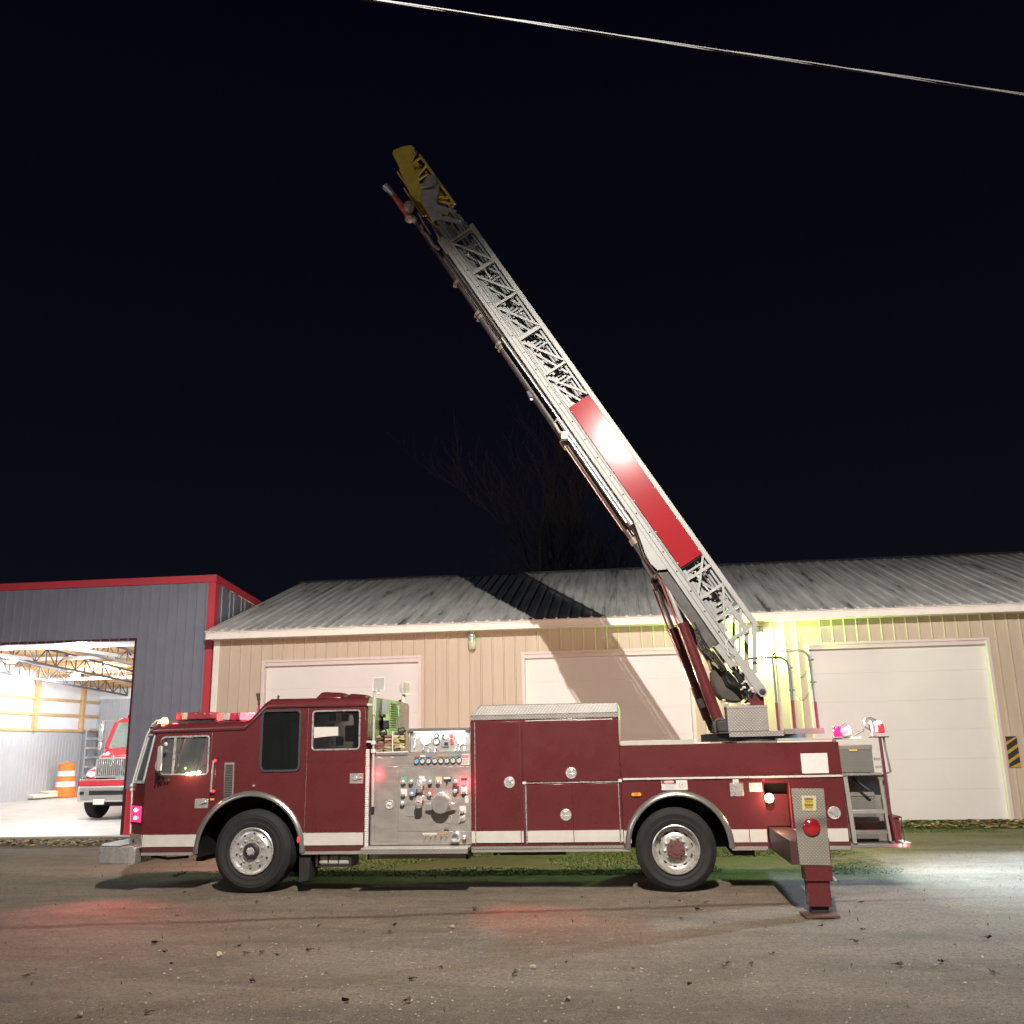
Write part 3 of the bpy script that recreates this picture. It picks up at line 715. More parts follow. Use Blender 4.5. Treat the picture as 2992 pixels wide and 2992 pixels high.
    add(MB().box(cx-.9, cx+.9, Y2+.88, Y2+1.02, .30, .44), 'axle', BLACK, t)
engine()

# ================================================================== BARE TREES BEHIND THE ROOF
BARK = mat('bare_bark', (.17, .155, .15), .9, 0, var=.25, vs=6)
def tree(name, base, h, seed, label, lean=0):
    rnd = random.Random(seed); t = thing(name, label, 'tree', base, 'bare trees behind the tan building')
    tr = MB(); cr = MB()
    def branch(p, d, L, r, dep):
        pts = [Vector(p)]; n = 5
        for i in range(n):
            d = (d+Vector((rnd.uniform(-.16, .16), rnd.uniform(-.16, .16), rnd.uniform(-.03, .12)))).normalized()
            pts.append(pts[-1]+d*L/n)
        (tr if dep == 0 else cr).pipe(pts, [r*(1-.55*i/n) for i in range(n+1)], 6 if dep < 2 else 4)
        if dep >= 4: return
        for i in range(1, n+1):
            for _ in range(2 if dep < 3 else 1):
                if rnd.random() < (.5 if dep == 0 and i < 3 else .78):
                    az = rnd.uniform(0, 6.28); sp = rnd.uniform(.35, .75)
                    nd = (d+Vector((math.cos(az), math.sin(az), .15))*sp).normalized()
                    branch(pts[i], nd, L*rnd.uniform(.42, .62), max(.012, r*(1-.55*i/n)*.55), dep+1)
    branch(Vector(base), Vector((lean, 0, 1)), h*.62, .24, 0)
    add(tr, 'trunk', BARK, t); add(cr, 'crown', BARK, t)
q = P(1560, 1560, 30); tree('bare_tree', (q.x, 30, 0), 19, 5, 'tall bare tree faintly visible above the roof left of the ladder', -.06)
q = P(1760, 1600, 34); tree('bare_tree', (q.x, 34, 0), 14, 11, 'smaller bare tree barely visible just left of the ladder above the roof', .0)

# ================================================================== OVERHEAD CABLE
def cable():
    a, b_ = Vector((5.922, -7.443, 6.176)), Vector((-.9648, -.2547, .0659))
    t = thing('overhead_cable', 'pale twisted service cable crossing the night sky overhead', 'cable', a)
    CB = mat('cable_sheath', (.075, .075, .073), .55, .1)
    n = 260; L0, L1 = -26.0, 30.0
    side = Vector((0, 0, 1)).cross(b_).normalized(); up = b_.cross(side)
    for k in range(3):
        pts = []
        for i in range(n+1):
            s = L0+(L1-L0)*i/n; ph = s*2.6+k*2.094
            r = .006
            c = a+b_*s+Vector((0, 0, .00045*(s+6)**2))
            pts.append(c+(side*math.cos(ph)+up*math.sin(ph))*r*(1 if k else .9))
        add(MB().pipe(pts, .0062 if k else .0048, 6), 'strand', CB, t)
cable()

# ================================================================== LEAVES, GRASS
LEAF = mat('dry_leaf', (.060, .038, .020), .85, 0, var=.5, vs=9)
LEAFL = mat('pale_dry_leaf', (.30, .24, .15), .8, 0, var=.3, vs=9)
LEAFB = mat('leaf_litter_brown', (.17, .105, .045), .85, 0, var=.55, vs=3, col2=(.05, .035, .018))
def leaf_mesh(seed, size, m):
    rnd = random.Random(seed); vs = [(0, 0, .012*rnd.random())]; k = 11
    for i in range(k):
        a = 6.283*i/k; r = size*(.55+.45*abs(math.cos(a*1.5+.3)))*rnd.uniform(.65, 1.1)
        vs.append((r*math.cos(a), r*math.sin(a)*.72, rnd.uniform(.0, .045)*size/.07*(1.0)))
    mb = MB(); mb.add(vs, [(0, i+1, (i+1) % k+1) for i in range(k)])
    mb.add([(v[0], v[1], v[2]-.004) for v in vs], [(0, (i+1) % k+1, i+1) for i in range(k)])
    mb.pipe([(0, 0, .01), (size*.8, .01, .012), (size*1.5, .03, .006)], .003, 4)
    return mb.mesh('leaf', m, recalc=False, angle=80)
LS = .72
LM = [leaf_mesh(s, z*LS, LEAF) for s, z in ((1, .042), (2, .05), (3, .058), (4, .036), (5, .045))]
LP = [leaf_mesh(s, z, LEAFL) for s, z in ((6, .036), (7, .042))]
spots = [(735, 2870), (715, 2790), (750, 2640), (480, 2785), (235, 2970), (500, 2820), (75, 2858), (450, 2760), (700, 2768), (765, 2786), (810, 2795),
         (1140, 2727), (1155, 2706), (1320, 2713), (930, 2709), (900, 2780), (515, 2680), (1010, 2930), (440, 2910), (430, 2965), (1200, 2865), (1190, 2930),
         (1560, 2830), (1655, 2816), (1850, 2836), (1985, 2636), (2065, 2640), (2035, 2660), (2125, 2820), (2115, 2828), (2015, 2880), (2255, 2790), (2520, 2640),
         (2500, 2755), (2620, 2823), (2750, 2814), (2900, 2846), (2890, 2745), (2085, 2700), (2195, 2820), (1660, 2925), (1505, 2850), (1385, 2660), (1700, 2625),
         (2400, 2710), (2520, 2720), (1990, 2688), (2630, 2824), (540, 2610), (640, 2795), (1290, 2830)]
rnd = random.Random(5)
for i, (u, v) in enumerate(spots):
    p = PZ(u, v, 0); me = (LM[i % 5] if i % 9 != 4 else LP[i % 2])
    o = bpy.data.objects.new('dry_leaf', me); COL.objects.link(o); o.location = (p.x, p.y, .012); o.rotation_euler = (rnd.uniform(-.25, .25), rnd.uniform(-.25, .25), rnd.uniform(0, 6.28))
    s = rnd.uniform(.75, 1.25); o.scale = (s, s, s)
    if me in LP: tag(o, 'pale curled dry leaf lying on the open gravel yard', 'leaf', 'pale fallen leaves on the gravel')
    else: tag(o, 'dark curled dry leaf lying on the open gravel yard', 'leaf', 'dark fallen leaves on the gravel')
def litter(name, x0, x1, y0, y1, n, seed, mats, size=(.05, .11)):
    rnd = random.Random(seed); mb = MB()
    for _ in range(n):
        x = rnd.uniform(x0, x1); y = y0+(y1-y0)*rnd.random(); s = rnd.uniform(*size)
        if name == 'leaf_litter' and rnd.random() > .35+.65*math.sin(math.pi*(y-y0)/(y1-y0)): continue
        a = rnd.uniform(0, 6.28); c, d = math.cos(a)*s, math.sin(a)*s; z = gz(x, y)+.006
        t1, t2, t3 = [rnd.uniform(0, .05) for _ in range(3)]
        mb.add([(x-c, y-d, z+t1), (x+d*.5, y-c*.5, z+t2), (x+c, y+d, z+t3), (x-d*.5, y+c*.5, z+.03), (x, y, z+.012)], [(0, 1, 4), (1, 2, 4), (2, 3, 4), (3, 0, 4)], rnd.randrange(len(mats)))
    stuff(add(mb, name, mats, recalc=False, smooth=False))
LEAFY = mat('leaf_litter_tan', (.30, .21, .10), .8, 0, var=.4, vs=4)
litter('leaf_litter', -13, -5.2, 7.5, 9.8, 1200, 21, [LEAFB, LEAFY])
litter('leaf_litter', 9.0, 17, 8.2, 10.4, 1500, 22, [LEAFB, LEAFB, LEAFY])
litter('gravel_debris', -4, 14, -6.5, 7, 350, 23, [LEAF, LEAFB], (.005, .013))
def stones():
    rnd = random.Random(77); mb = MB()
    ms = [mat('stone_grey', (.25, .23, .20), .9), mat('stone_dark', (.12, .105, .085), .9), mat('stone_pale', (.30, .27, .23), .9)]
    for i in range(7500):
        y = -6.6+9.0*rnd.random()**1.5; x = rnd.uniform(-5 if y > -3 else 0, 14)
        s = rnd.uniform(.004, .012)*(1.6 if rnd.random() < .06 else 1); a = rnd.uniform(0, 6.28); c, d = math.cos(a)*s, math.sin(a)*s
        z = gz(x, y)-.002; h = s*rnd.uniform(.5, .9); t = s*rnd.uniform(-.3, .3)
        mb.add([(x+c, y+d, z), (x-d*.8, y+c*.8, z), (x-c*1.1, y-d*1.1, z), (x+d*.7, y-c*.7, z), (x+t, y+t, z+h), (x-t*.6, y+t, z+h*.8)], [(0, 1, 4), (1, 5, 4), (1, 2, 5), (2, 3, 5), (3, 4, 5), (3, 0, 4)], rnd.choice((0, 0, 1, 1, 2)))
    stuff(add(mb, 'gravel', ms, recalc=False, smooth=False))
stones()
def grass():
    rnd = random.Random(9); mb = MB()
    GR = [mat('grass_green', (.062, .135, .026), .7), mat('grass_dark', (.030, .065, .012), .7), mat('grass_straw', (.13, .13, .05), .8)]
    def blade(x, y, k):
        z = gz(x, y)-.004; h = rnd.uniform(.012, .032); a = rnd.uniform(0, 6.28); w = rnd.uniform(.006, .012)
        dx, dy = rnd.uniform(-.04, .04), rnd.uniform(-.04, .04)
        mb.add([(x-w*math.cos(a), y-w*math.sin(a), z), (x+w*math.cos(a), y+w*math.sin(a), z), (x+dx, y+dy, z+h)], [(0, 1, 2)], k)
    from mathutils import noise as nz
    for _ in range(95000):
        x = rnd.uniform(-2.0, 9.0); y = 1.7+rnd.random()**1.3*8.7
        if nz.noise((x*.5, y*.5, 3)) < -.12 or rnd.random() < (x-7.2)/1.8 or rnd.random() < .55*(1-smooth(1.7, 3.2, y)): continue
        blade(x, y, 0 if rnd.random() < .66 else (1 if rnd.random() < .75 else 2))
    for _ in range(20000):
        x = rnd.uniform(9.5, 17); y = rnd.uniform(7.4, 10.5)
        if nz.noise((x*.9, y*.9, 8)) < .0: continue
        blade(x, y, (0, 1, 2, 2)[rnd.randrange(4)])
    stuff(add(mb, 'grass', GR, recalc=False, smooth=False))
grass()
# ================================================================== LADDER TRUCK
YF = 2.44
T = thing('ladder_truck', 'dark red ladder truck with its long aerial ladder raised over the yard', 'fire truck', (2.9, 1.22, 0))
def z1(x, y, yy=0.0): q = P(240+x*.46584, 1900+y*.46584, yy); return (q.x, q.z)
def z2(x, y, yy=0.0): q = P(1040+x*.41408, 1950+y*.41408, yy); return (q.x, q.z)
def z3(x, y, yy=0.0): q = P(1780+x*.47619, 1900+y*.47619, yy); return (q.x, q.z)
FC, FR = (-.03, .525), .735      # front wheel arch centre and radius
RC, RR_ = (5.68, .545), .640
def circ_z(c, r, z): return math.sqrt(max(0, r*r-(z-c[1])**2))
def arch_pts(c, r, z, n=26):     # arch from right foot over the top to the left foot at height z
    a = math.degrees(math.asin(max(-1, min(1, (z-c[1])/r)))); return arc(c[0], c[1], r, a, 180-a, n)
# ------------------------------------------------------------------ cab shell
LV = [(.58, -1.545, -1.87), (1.43, -1.56, -1.90), (2.10, -1.44, -1.73), (2.235, -1.42, -1.67)]
def lev(z):
    for a, b_ in zip(LV, LV[1:]):
        if z <= b_[0]:
            f = (z-a[0])/(b_[0]-a[0]); return a[1]+(b_[1]-a[1])*f, a[2]+(b_[2]-a[2])*f
    return LV[-1][1:]
def ring(z):
    xs, xf = lev(z); xc = xf-.06
    return [Vector(p) for p in ((xs, .0, z), (xf, .3, z), (xc, .9, z), (xc, 1.54, z), (xf, 2.14, z), (xs, YF, z))]
def slabq(mb, q, th, k=0):
    n = (q[1]-q[0]).cross(q[3]-q[0]).normalized(); ctr = Vector((0, 1.22, 1.4))
    if n.dot(ctr-q[0]) < 0: n = -n
    mb.loft(q, [p+n*th for p in q], k)
A0, A1, A2, A3 = ring(.58), ring(1.43), ring(2.10), ring(2.235)
mb = MB(); mb2 = MB()
for i in range(5):
    slabq(mb, [A0[i], A0[i+1], A1[i+1], A1[i]], .03); slabq(mb2, [A2[i], A2[i+1], A3[i+1], A3[i]], .03)
add(mb, 'nose_panel', RED, T); add(mb2, 'brow_panel', RED, T)
def lerpq(q, u0, u1, v0, v1):
    f = lambda u, v: (q[0]*(1-u)+q[1]*u)*(1-v)+(q[3]*(1-u)+q[2]*u)*v
    return [f(u0, v0), f(u1, v0), f(u1, v1), f(u0, v1)]
WSF = mat('windshield_seal', (.50, .56, .54), .35, .1)
for i in range(5):
    q = [A1[i], A1[i+1], A2[i+1], A2[i]]; s = [(.13, .93), (.03, .97), (.02, .98), (.03, .97), (.07, .87)][i]
    mb = MB(); slabq(mb, lerpq(q, 0, s[0], 0, 1), .04); slabq(mb, lerpq(q, s[1], 1, 0, 1), .04)
    add(mb, 'windshield_pillar', RED, T)
    d = .012
    q = [p.copy() for p in q]
    w = add((lambda m: (slabq(m, lerpq(q, s[0], s[1], .04, .97), .012), m)[1])(MB()), 'windshield', GLW, T)
    mb = MB(); wv = .10 if i in (0, 4) else .03
    for u0, u1, v0, v1 in ((s[0], s[0]+wv*(s[1]-s[0]), 0, 1), (s[1]-wv*1.6*(s[1]-s[0]), s[1], 0, 1), (s[0], s[1], .0, .05), (s[0], s[1], .955, 1)):
        g_ = lerpq(q, u0, u1, v0, v1); n = (g_[1]-g_[0]).cross(g_[3]-g_[0]).normalized()
        if n.x > 0: n = -n
        mb.loft([p+n*.012 for p in g_], [p-n*.015 for p in g_])
    add(mb, 'windshield_seal', WSF, w)
# white drip moulding down the cab's front corner, seen against the bay
pts = [Vector((lev(z)[1]-.012, .315, z)) for z in (.6, .9, 1.2, 1.43)]+[Vector((lev(z)[1]-.012, .31, z)) for z in (1.6, 1.9, 2.1)]+[Vector((-1.665, .30, 2.235)), Vector((-1.60, .27, 2.285)), Vector((-1.42, .24, 2.30))]
add(MB().pipe(pts, .016, 8), 'corner_moulding', WHITEP, T)
for z in (1.40, 1.34): add(MB().sphere((lev(z)[1]-.02, .30, z), .026, 10), 'moulding_clip', WHITEP, T)
# cab sides
win_f = rpoly([(-1.345, 2.05), (-.662, 2.058), (-.655, 1.540), (-1.33, 1.548), (-1.425, 1.63)], .05)
win_c = rrect(.092, .632, 1.572, 2.368, .06)
win_d = rrect(.813, 1.476, 1.835, 2.352, .045)
side = [(-1.545, .53), (-1.56, 1.43), (-1.44, 2.10), (-1.43, 2.125), (-.155, 2.135), (.157, 2.425), (1.585, 2.412), (1.578, .515)]
side += arch_pts(FC, FR, .515)
for y0, y1 in ((0, .035), (YF-.035, YF)):
    add(MB().plate(side, [win_f, win_c, win_d], y0, y1), 'cab_side', RED, T)
add(MB().box(-1.52, 1.54, .04, YF-.04, 1.285, 1.305), 'cab_floor', INT, T)
add(MB().box(1.545, 1.583, .036, YF-.036, .66, 2.50), 'cab_rear_wall', RED, T)
add(MB().box(.02, .06, .04, YF-.04, 1.31, 2.24), 'cab_bulkhead', INT, T)
add(MB().box(.66, .70, .04, YF-.04, 1.31, 2.38), 'cab_bulkhead', INT, T)
for x in (-.72,):
    for yc in (.62, 1.82):
        mb = MB(); mb.box(x-.28, x+.2, yc-.24, yc+.24, 1.31, 1.40); mb.loft([(x+.10, yc-.23, 1.401), (x+.24, yc-.23, 1.401), (x+.24, yc+.23, 1.401), (x+.10, yc+.23, 1.401)], [(x+.2, yc-.2, 1.72), (x+.32, yc-.2, 1.72), (x+.32, yc+.2, 1.72), (x+.2, yc+.2, 1.72)])
        add(mb, 'seat', INT, T, .04)
add(MB().prism([(-1.50, 1.31), (-1.5, 1.42), (-1.30, 1.46), (-1.16, 1.40), (-1.16, 1.31)], .05, YF-.05), 'dashboard', INT, T)
c_ = Vector((-1.07, .62, 1.50)); ax = Vector((-.80, 0, .6)).normalized(); e1 = Vector((0, 1, 0)); e2 = ax.cross(e1)
add(MB().pipe([c_+(e1*math.cos(t)+e2*math.sin(t))*.21 for t in [2*math.pi*i/20 for i in range(21)]], .014, 6), 'steering_wheel', BLACK, T)
# roof, lofted from a rounded cornice profile along the cab
prof = [(-.006, -.012), (-.012, .02), (.004, .065), (.035, .097), (.085, .115), (.3, .122), (1.22, .128), (2.14, .122), (2.355, .115), (2.405, .097), (2.436, .065), (2.452, .02), (2.446, -.012)]
st_ = [(-1.50, 2.116, .72), (-1.47, 2.120, .95), (-1.40, 2.122, 1), (-.18, 2.134, 1), (-.10, 2.165, 1), (.10, 2.375, 1), (.175, 2.422, 1), (1.587, 2.412, 1)]
mb = MB(); rows = []
for i, (x, z, f) in enumerate(st_):
    sk = .06 if i < 2 else 0
    rows.append([(x-(.22-.04*i if (i < 2 and .2 < y < 2.3) else 0), y, z+dz*f) for y, dz in prof])
n = len(prof); vs = [p for r_ in rows for p in r_]
fs = [(i*n+j, i*n+j+1, (i+1)*n+j+1, (i+1)*n+j) for i in range(len(rows)-1) for j in range(n-1)]+[tuple(range(n)), tuple((len(rows)-1)*n+j for j in range(n))]
fs += [(i*n, (i+1)*n, (i+1)*n+n-1, i*n+n-1) for i in range(len(rows)-1)]
mb.add(vs, fs); add(mb, 'cab_roof', RED, T, angle=50)
gt = [(-1.43, -.012, 2.118), (-.16, -.012, 2.131), (.155, -.012, 2.421), (1.585, -.012, 2.409)]
add(MB().pipe(gt, .010, 6), 'rain_gutter', REDDK, T)
# doors lie proud of the side, each with its own window opening
dx = [(-1.525, .60), (-1.538, 1.42), (-1.428, 2.095), (-.622, 2.103), (-.606, 1.22)]
a0 = math.degrees(math.acos((-.606-FC[0])/(FR+.02))); a1 = 180-math.degrees(math.asin((.60-FC[1])/(FR+.02)))
dx += [(FC[0]+(FR+.02)*math.cos(R(a0+(a1-a0)*i/10)), FC[1]+(FR+.02)*math.sin(R(a0+(a1-a0)*i/10))) for i in range(11)]
fd = add(MB().plate(dx, [inset(win_f, -.008)], -.014, -.002), 'front_door', RED, T, .003)
cdp = [(.738, .605), (.748, 2.395), (1.556, 2.392), (1.562, .605)]
cdr = add(MB().plate(cdp, [inset(win_d, -.006)], -.014, -.002), 'crew_door', RED, T, .003)
def frame(win, w, y0, y1, name, m, par): return add(MB().plate(inset(win, -w), [inset(win, .012)], y0, y1), name, m, par, .002)
frame(win_f, .010, -.022, -.004, 'window_frame', ALU, fd)
add(MB().bar((-1.153, -.012, 2.045), (-1.166, -.012, 1.55), .016, .03), 'window_divider', ALU, fd)
add(MB().plate(inset(win_f, .004), [], .008, .013), 'window_glass', GL, fd)
frame(win_f, .006, YF+.002, YF+.016, 'window_frame', ALU, T); add(MB().plate(inset(win_f, .004), [], YF-.02, YF-.015), 'window_glass', GL, T)
add(MB().box(-.735, -.662, -.006, .002, 1.56, 2.04), 'sliding_glass_edge', mat('pale_seal', (.62, .52, .40), .5), fd) if False else None
cw_ = frame(win_c, .018, -.016, .004, 'crew_window', mat('window_rubber', (.03, .03, .03), .5), T)
add(MB().plate(inset(win_c, .004), [], .010, .015), 'window_glass', GLD, cw_)
add(MB().box(.36, .40, .016, .04, 1.58, 2.36), 'sliding_divider', BLACK, cw_); add(MB().box(.10, .34, .30, .36, 1.32, 1.98), 'seat_back', mat('seat_grey', (.07, .07, .075), .7), T, .04); add(MB().box(.42, .60, .22, .24, 1.5, 2.30), 'reflection_panel', mat('reflection_grey', (.13, .13, .135), .6), T)  # last box: grey sheet added for the pale reflected band in the glass
frame(win_d, .010, -.022, -.004, 'window_frame', ALU, cdr)
add(MB().plate(inset(win_d, .004), [], .010, .015), 'window_glass', GLD, cdr)
add(MB().prism([(.824, 2.144), (1.167, 2.138), (1.170, 2.019), (.99, 2.005), (.829, 1.992)], -.004, -.002) if False else MB().prism([(.828, 2.140), (1.167, 2.136), (1.170, 2.019), (1.02, 2.012), (.829, 1.992)], .004, .0085), 'paper_notice', PAPER, cdr)
mb = MB()
for (x, z, w, h) in ((.98, 2.28, .10, .10), (1.15, 2.27, .10, .10), (.95, 2.10, .08, .18), (1.22, 2.05, .12, .22), (1.08, 1.95, .1, .12)): mb.box(x-w/2, x+w/2, .35, .40, z-h/2, z+h/2)
add(mb, 'equipment_bracket', mat('dim_equipment', (.12, .12, .12), .6), T)
# stripe, latch plates, hinge lines, grab handles, vent
def stripe(x0, x1, z0=.600, z1=.757, y=-.003, name='white_stripe'):
    return add(MB().box(x0, x1, y-.004, y, z0, z1), name, WHITE, T)
stripe(-1.543, -1.527, y=-.001)
add(MB().prism([(-1.524, .602), (-1.527, .757), (-.772, .757), (-.772, .602)], -.0185, -.0145), 'white_stripe', WHITE, T)
add(MB().prism([(.741, .605), (.742, .762), (1.55, .762), (1.55, .605)], -.0185, -.0145), 'white_stripe', WHITE, T); stripe(.712, .735, .605, .762, -.002)
CP = [A0[0], A0[1], A1[1], A1[0]]
def onc(u0, u1, za, zb, y): # a patch on the near cab corner: u across, z in metres
    v0, v1 = (za-.58)/.85, (zb-.58)/.85; q = lerpq(CP, u0, u1, v0, v1); n = Vector((-.68, -.73, 0)); return [p+n*y for p in q], [p+n*(y+.012) for p in q]
mb = MB(); a_, b_ = onc(.0, 1.0, .585, .757, .004); mb.loft(a_, b_)
add(mb, 'corner_plate', ALU, T, .003)
q = lerpq(CP, .6, .6, .1, .1)[0]; add(MB().lathe([(.001, 0), (.022, 0), (.022, .012), (.001, .012)], q+Vector((-.02, -.022, 0)), (Vector((0, 0, 1)), Vector((.73, -.68, 0)), Vector((.68, .73, 0))), 14), 'tow_hole', BLACK, T)
a_, b_ = onc(.10, .92, .915, 1.13, .012); hl = add(MB().loft(a_, b_), 'corner_warning_lamp', LPINK, T, .012)
a_, b_ = onc(.05, .97, .90, 1.145, .002); add(MB().loft(a_, [p*1 for p in b_]), 'lamp_bezel', REDDK, hl)
for zz in (.97, 1.075):
    q = lerpq(CP, .52, .52, (zz-.58)/.85, (zz-.58)/.85)[0]; add(MB().sphere(q+Vector((-.68, -.73, 0))*.024, .024, 10), 'bulb', LWHITE, hl)
light('corner_lamp_light', 'POINT', A0[0]*.5+A0[1]*.5+Vector((-.12, -.13, .44)), 2, (1, .10, .16), T, .05)
light('corner_lamp_beam', 'SPOT', A0[0]*.5+A0[1]*.5+Vector((-.10, -.11, .40)), 250, (1, .14, .17), T, .05, aim=(-1.0, -3.4, 0), size=R(110), blend=1)
def plateS(x0, x1, z0, z1, m, name, y=-.016, th=.006, par=T, bev=.003): return add(MB().box(x0, x1, y-th, y, z0, z1), name, m, par, bev)
l1 = plateS(-.815, -.625, 1.095, 1.219, ALU, 'door_latch', par=fd); add(MB().tube((-.74, -.03, 1.15), (-.645, -.045, 1.185), .012).sphere((-.655, -.04, 1.18), .02, 10), 'latch_lever', CHROME, fd)
l2 = plateS(1.352, 1.537, 1.385, 1.518, ALU, 'door_latch', par=cdr)
add(MB().box(1.40, 1.46, -.034, -.023, 1.43, 1.475).tube((1.46, -.035, 1.455), (1.52, -.035, 1.455), .014), 'latch_lever', CHROME, cdr, .004)
gr = add(MB().pipe([(-.566, -.002, 1.735), (-.566, -.055, 1.72), (-.572, -.06, 1.52), (-.580, -.055, 1.31), (-.582, -.002, 1.295)], .013, 8), 'grab_handle', CHROME, T)
for z in (1.715, 1.315): add(MB().sphere((-.555, -.03, z), .026, 10, sc=(1.2, .8, 1)), 'reflector', mat('red_reflector', (.6, .02, .05), .2, emit=(1, .03, .1), es=.35), gr)
plateS(-.625, -.545, 1.195, 1.222, mat('amber_marker', (.6, .25, .03), .3), 'side_marker', -.001, .01)
vp = [(-.424, 1.69), (-.284, 1.69), (-.280, 1.205), (-.36, 1.195), (-.408, 1.16)]
v_ = add(MB().plate(vp, [], -.010, -.001), 'vent_grille', mat('vent_aluminium', (.30, .27, .235), .45, .4, var=.1, vs=8), T)
vc = add(MB().box(-.010, .010, -.013, -.0105, -.008, .008), 'vent_slot', BLACK, v_)
k = 0
for i in range(6):
    for j in range(20):
        x = -.400+i*.0185+.001; z = 1.655-j*.0225; x += (.002 if j > 14 else 0)
        if k == 0: vc.location = (x, 0, z); k = 1
        else: c = dup(vc); c.location = (x, 0, z)
add(MB().tube((.007, -.012, 1.38), (.007, 0, 1.38), .016, 12), 'round_cap', CHROME, T)
q = z1(1065, 858); add(MB().lathe([(.001, -.012), (.014, -.01), (.016, 0)], (q[0], 0, q[1]), 'y', 12), 'round_cap', CHROME, T) if False else None
for a_, b_ in (((-.27, 1.687), (.065, 1.687)), ((.66, 1.687), (.735, 1.687))):
    add(MB().bar((a_[0], -.001, a_[1]), (b_[0], -.001, b_[1]), .004, .006), 'body_seam', REDDK, T)
add(MB().bar((.741, -.017, 1.687), (1.552, -.017, 1.687), .004, .006), 'body_seam', REDDK, T)
add(MB().bar((.741, -.006, .61), (.751, -.006, 2.39), .012, .010), 'door_hinge', ALU, cdr)
# mirror, and glowing studs that stand in for lamp reflections on the sill
mb = MB(); mb.pipe([(-1.30, -.01, 2.02), (-1.28, -.14, 2.0), (-1.26, -.22, 1.95), (-1.25, -.22, 1.55), (-1.27, -.02, 1.50)], .012, 8)
mi = add(mb, 'mirror', BLACK, T); add(MB().box(-1.285, -1.215, -.26, -.225, 1.60, 1.93), 'mirror_glass', CHROME, mi, .01); add(MB().sphere((-1.20, -.2, 1.955), .03, 10), 'mirror_knob', CHROME, mi)
mb = MB()
for i in range(5): mb.pipe([(-1.36+.04*i, -.05, 1.54), (-1.37+.045*i, -.10, 1.46), (-1.38+.05*i, -.06, 1.40+.02*i)], .008, 5)
add(mb, 'mirror_bracket', BLACK, T)
for (x, z) in (z1(660, 774), z1(706, 768)):
    s_ = add(MB().lathe([(.001, -.020), (.012, -.016), (.018, 0), (.018, .01)], (x, -.022, z), 'y', 14), 'sill_glint', LWARM, T)
    light('sill_glint_light', 'POINT', (x, -.12, z), 2.2, (1, .75, .45), T, .03)
q = z1(648, 740, .5); add(MB().sphere((q[0], .5, q[1]), .018, 8), 'dash_indicator', emis('green_indicator', (.4, 1, .1), 3), T)
# cab roof fittings: two light bars, amber lamps, domes, horns
def lightbar(x0, x1, y0, y1, zb, segs, nm='light_bar'):
    r_ = add(MB().box(x0+.02, x1-.02, y0+.03, y1-.03, zb-.055, zb-.002), nm, BLACK, T, .01)
    for a, b_, m in segs: add(MB().box(x0+(x1-x0)*a+.002, x0+(x1-x0)*b_-.002, y0, y1, zb, zb+.10), 'lens', m, r_, .014)
    return r_
LDIM = mat('smoked_red_lens', (.18, .03, .04), .2, coat=.5, emit=(1, .05, .1), es=.04); LCLR = mat('clear_lens', (.5, .46, .42), .15, .3)
lightbar(-1.33, -.80, .30, .62, 2.292, [(0, .17, emis('red_lens_dim', (1, .015, .04), .85)), (.17, .33, LCLR), (.33, .60, LDIM), (.60, .85, LDIM), (.85, 1, LDIM)])
lightbar(-.695, -.233, .25, .55, 2.268, [(0, .18, emis('pink_lens_soft', (1, .20, .18), 1.2)), (.18, .42, LCLR), (.42, .62, emis('red_lens_faint', (1, .03, .12), .5)), (.62, .74, LDIM), (.74, 1, emis('red_lens_bright', (1, .10, .12), 4.5))])
lightbar(-1.33, -.80, 1.82, 2.14, 2.292, [(0, .2, LDIM), (.2, .8, LDIM), (.8, 1, LDIM)])
light('light_bar_light', 'POINT', (-.17, .30, 2.36), 12, (1, .06, .12), T, .06)
light('light_bar_light', 'POINT', (-.35, .75, 2.45), 45, (1, .12, .16), T, .06)
light('light_bar_light', 'POINT', (-1.40, .40, 2.40), 6, (1, .07, .15), T, .05)
am = add(MB().loft([(-1.52, .12, 2.245), (-1.38, .12, 2.25), (-1.38, .22, 2.25), (-1.52, .22, 2.245)], [(-1.44, .14, 2.325), (-1.40, .14, 2.325), (-1.40, .2, 2.325), (-1.44, .2, 2.325)]), 'amber_marker_lamp', emis('amber_marker_glow', (1, .50, .14), 9), T, .01)
light('amber_lamp_light', 'POINT', (-1.48, .06, 2.36), 3, (1, .45, .1), T, .03)
for x0, x1, h, y_ in ((.725, 1.145, .09, .5), (1.18, 1.475, .05, .45)):
    cx = (x0+x1)/2; w = (x1-x0)/2
    add(MB().loft([(cx-w, y_-.25, 2.525), (cx+w, y_-.25, 2.525), (cx+w, y_+.25, 2.525), (cx-w, y_+.25, 2.525)], [(cx-w*.62, y_-.15, 2.525+h+.02), (cx+w*.86, y_-.15, 2.525+h), (cx+w*.86, y_+.15, 2.525+h), (cx-w*.62, y_+.15, 2.525+h+.02)]), 'roof_dome', RED, T, .035)
q = z1(1098, 270, .4); q2 = z1(1105, 358, .4)
add(MB().tube((q2[0], .4, 2.38), (q2[0]+.005, .4, q[1]-.08), .018).tube((q2[0]+.005, .4, q[1]-.10), (q[0]+.01, .4, q[1]), .024, 8, 0, .030), 'exhaust_stub', BLACK, T)
q = z1(1232, 285, .4); add(MB().tube((q[0]-.012, .4, 2.5), (q[0], .4, q[1]+.005), .016), 'aerial_stub', DARK, T)
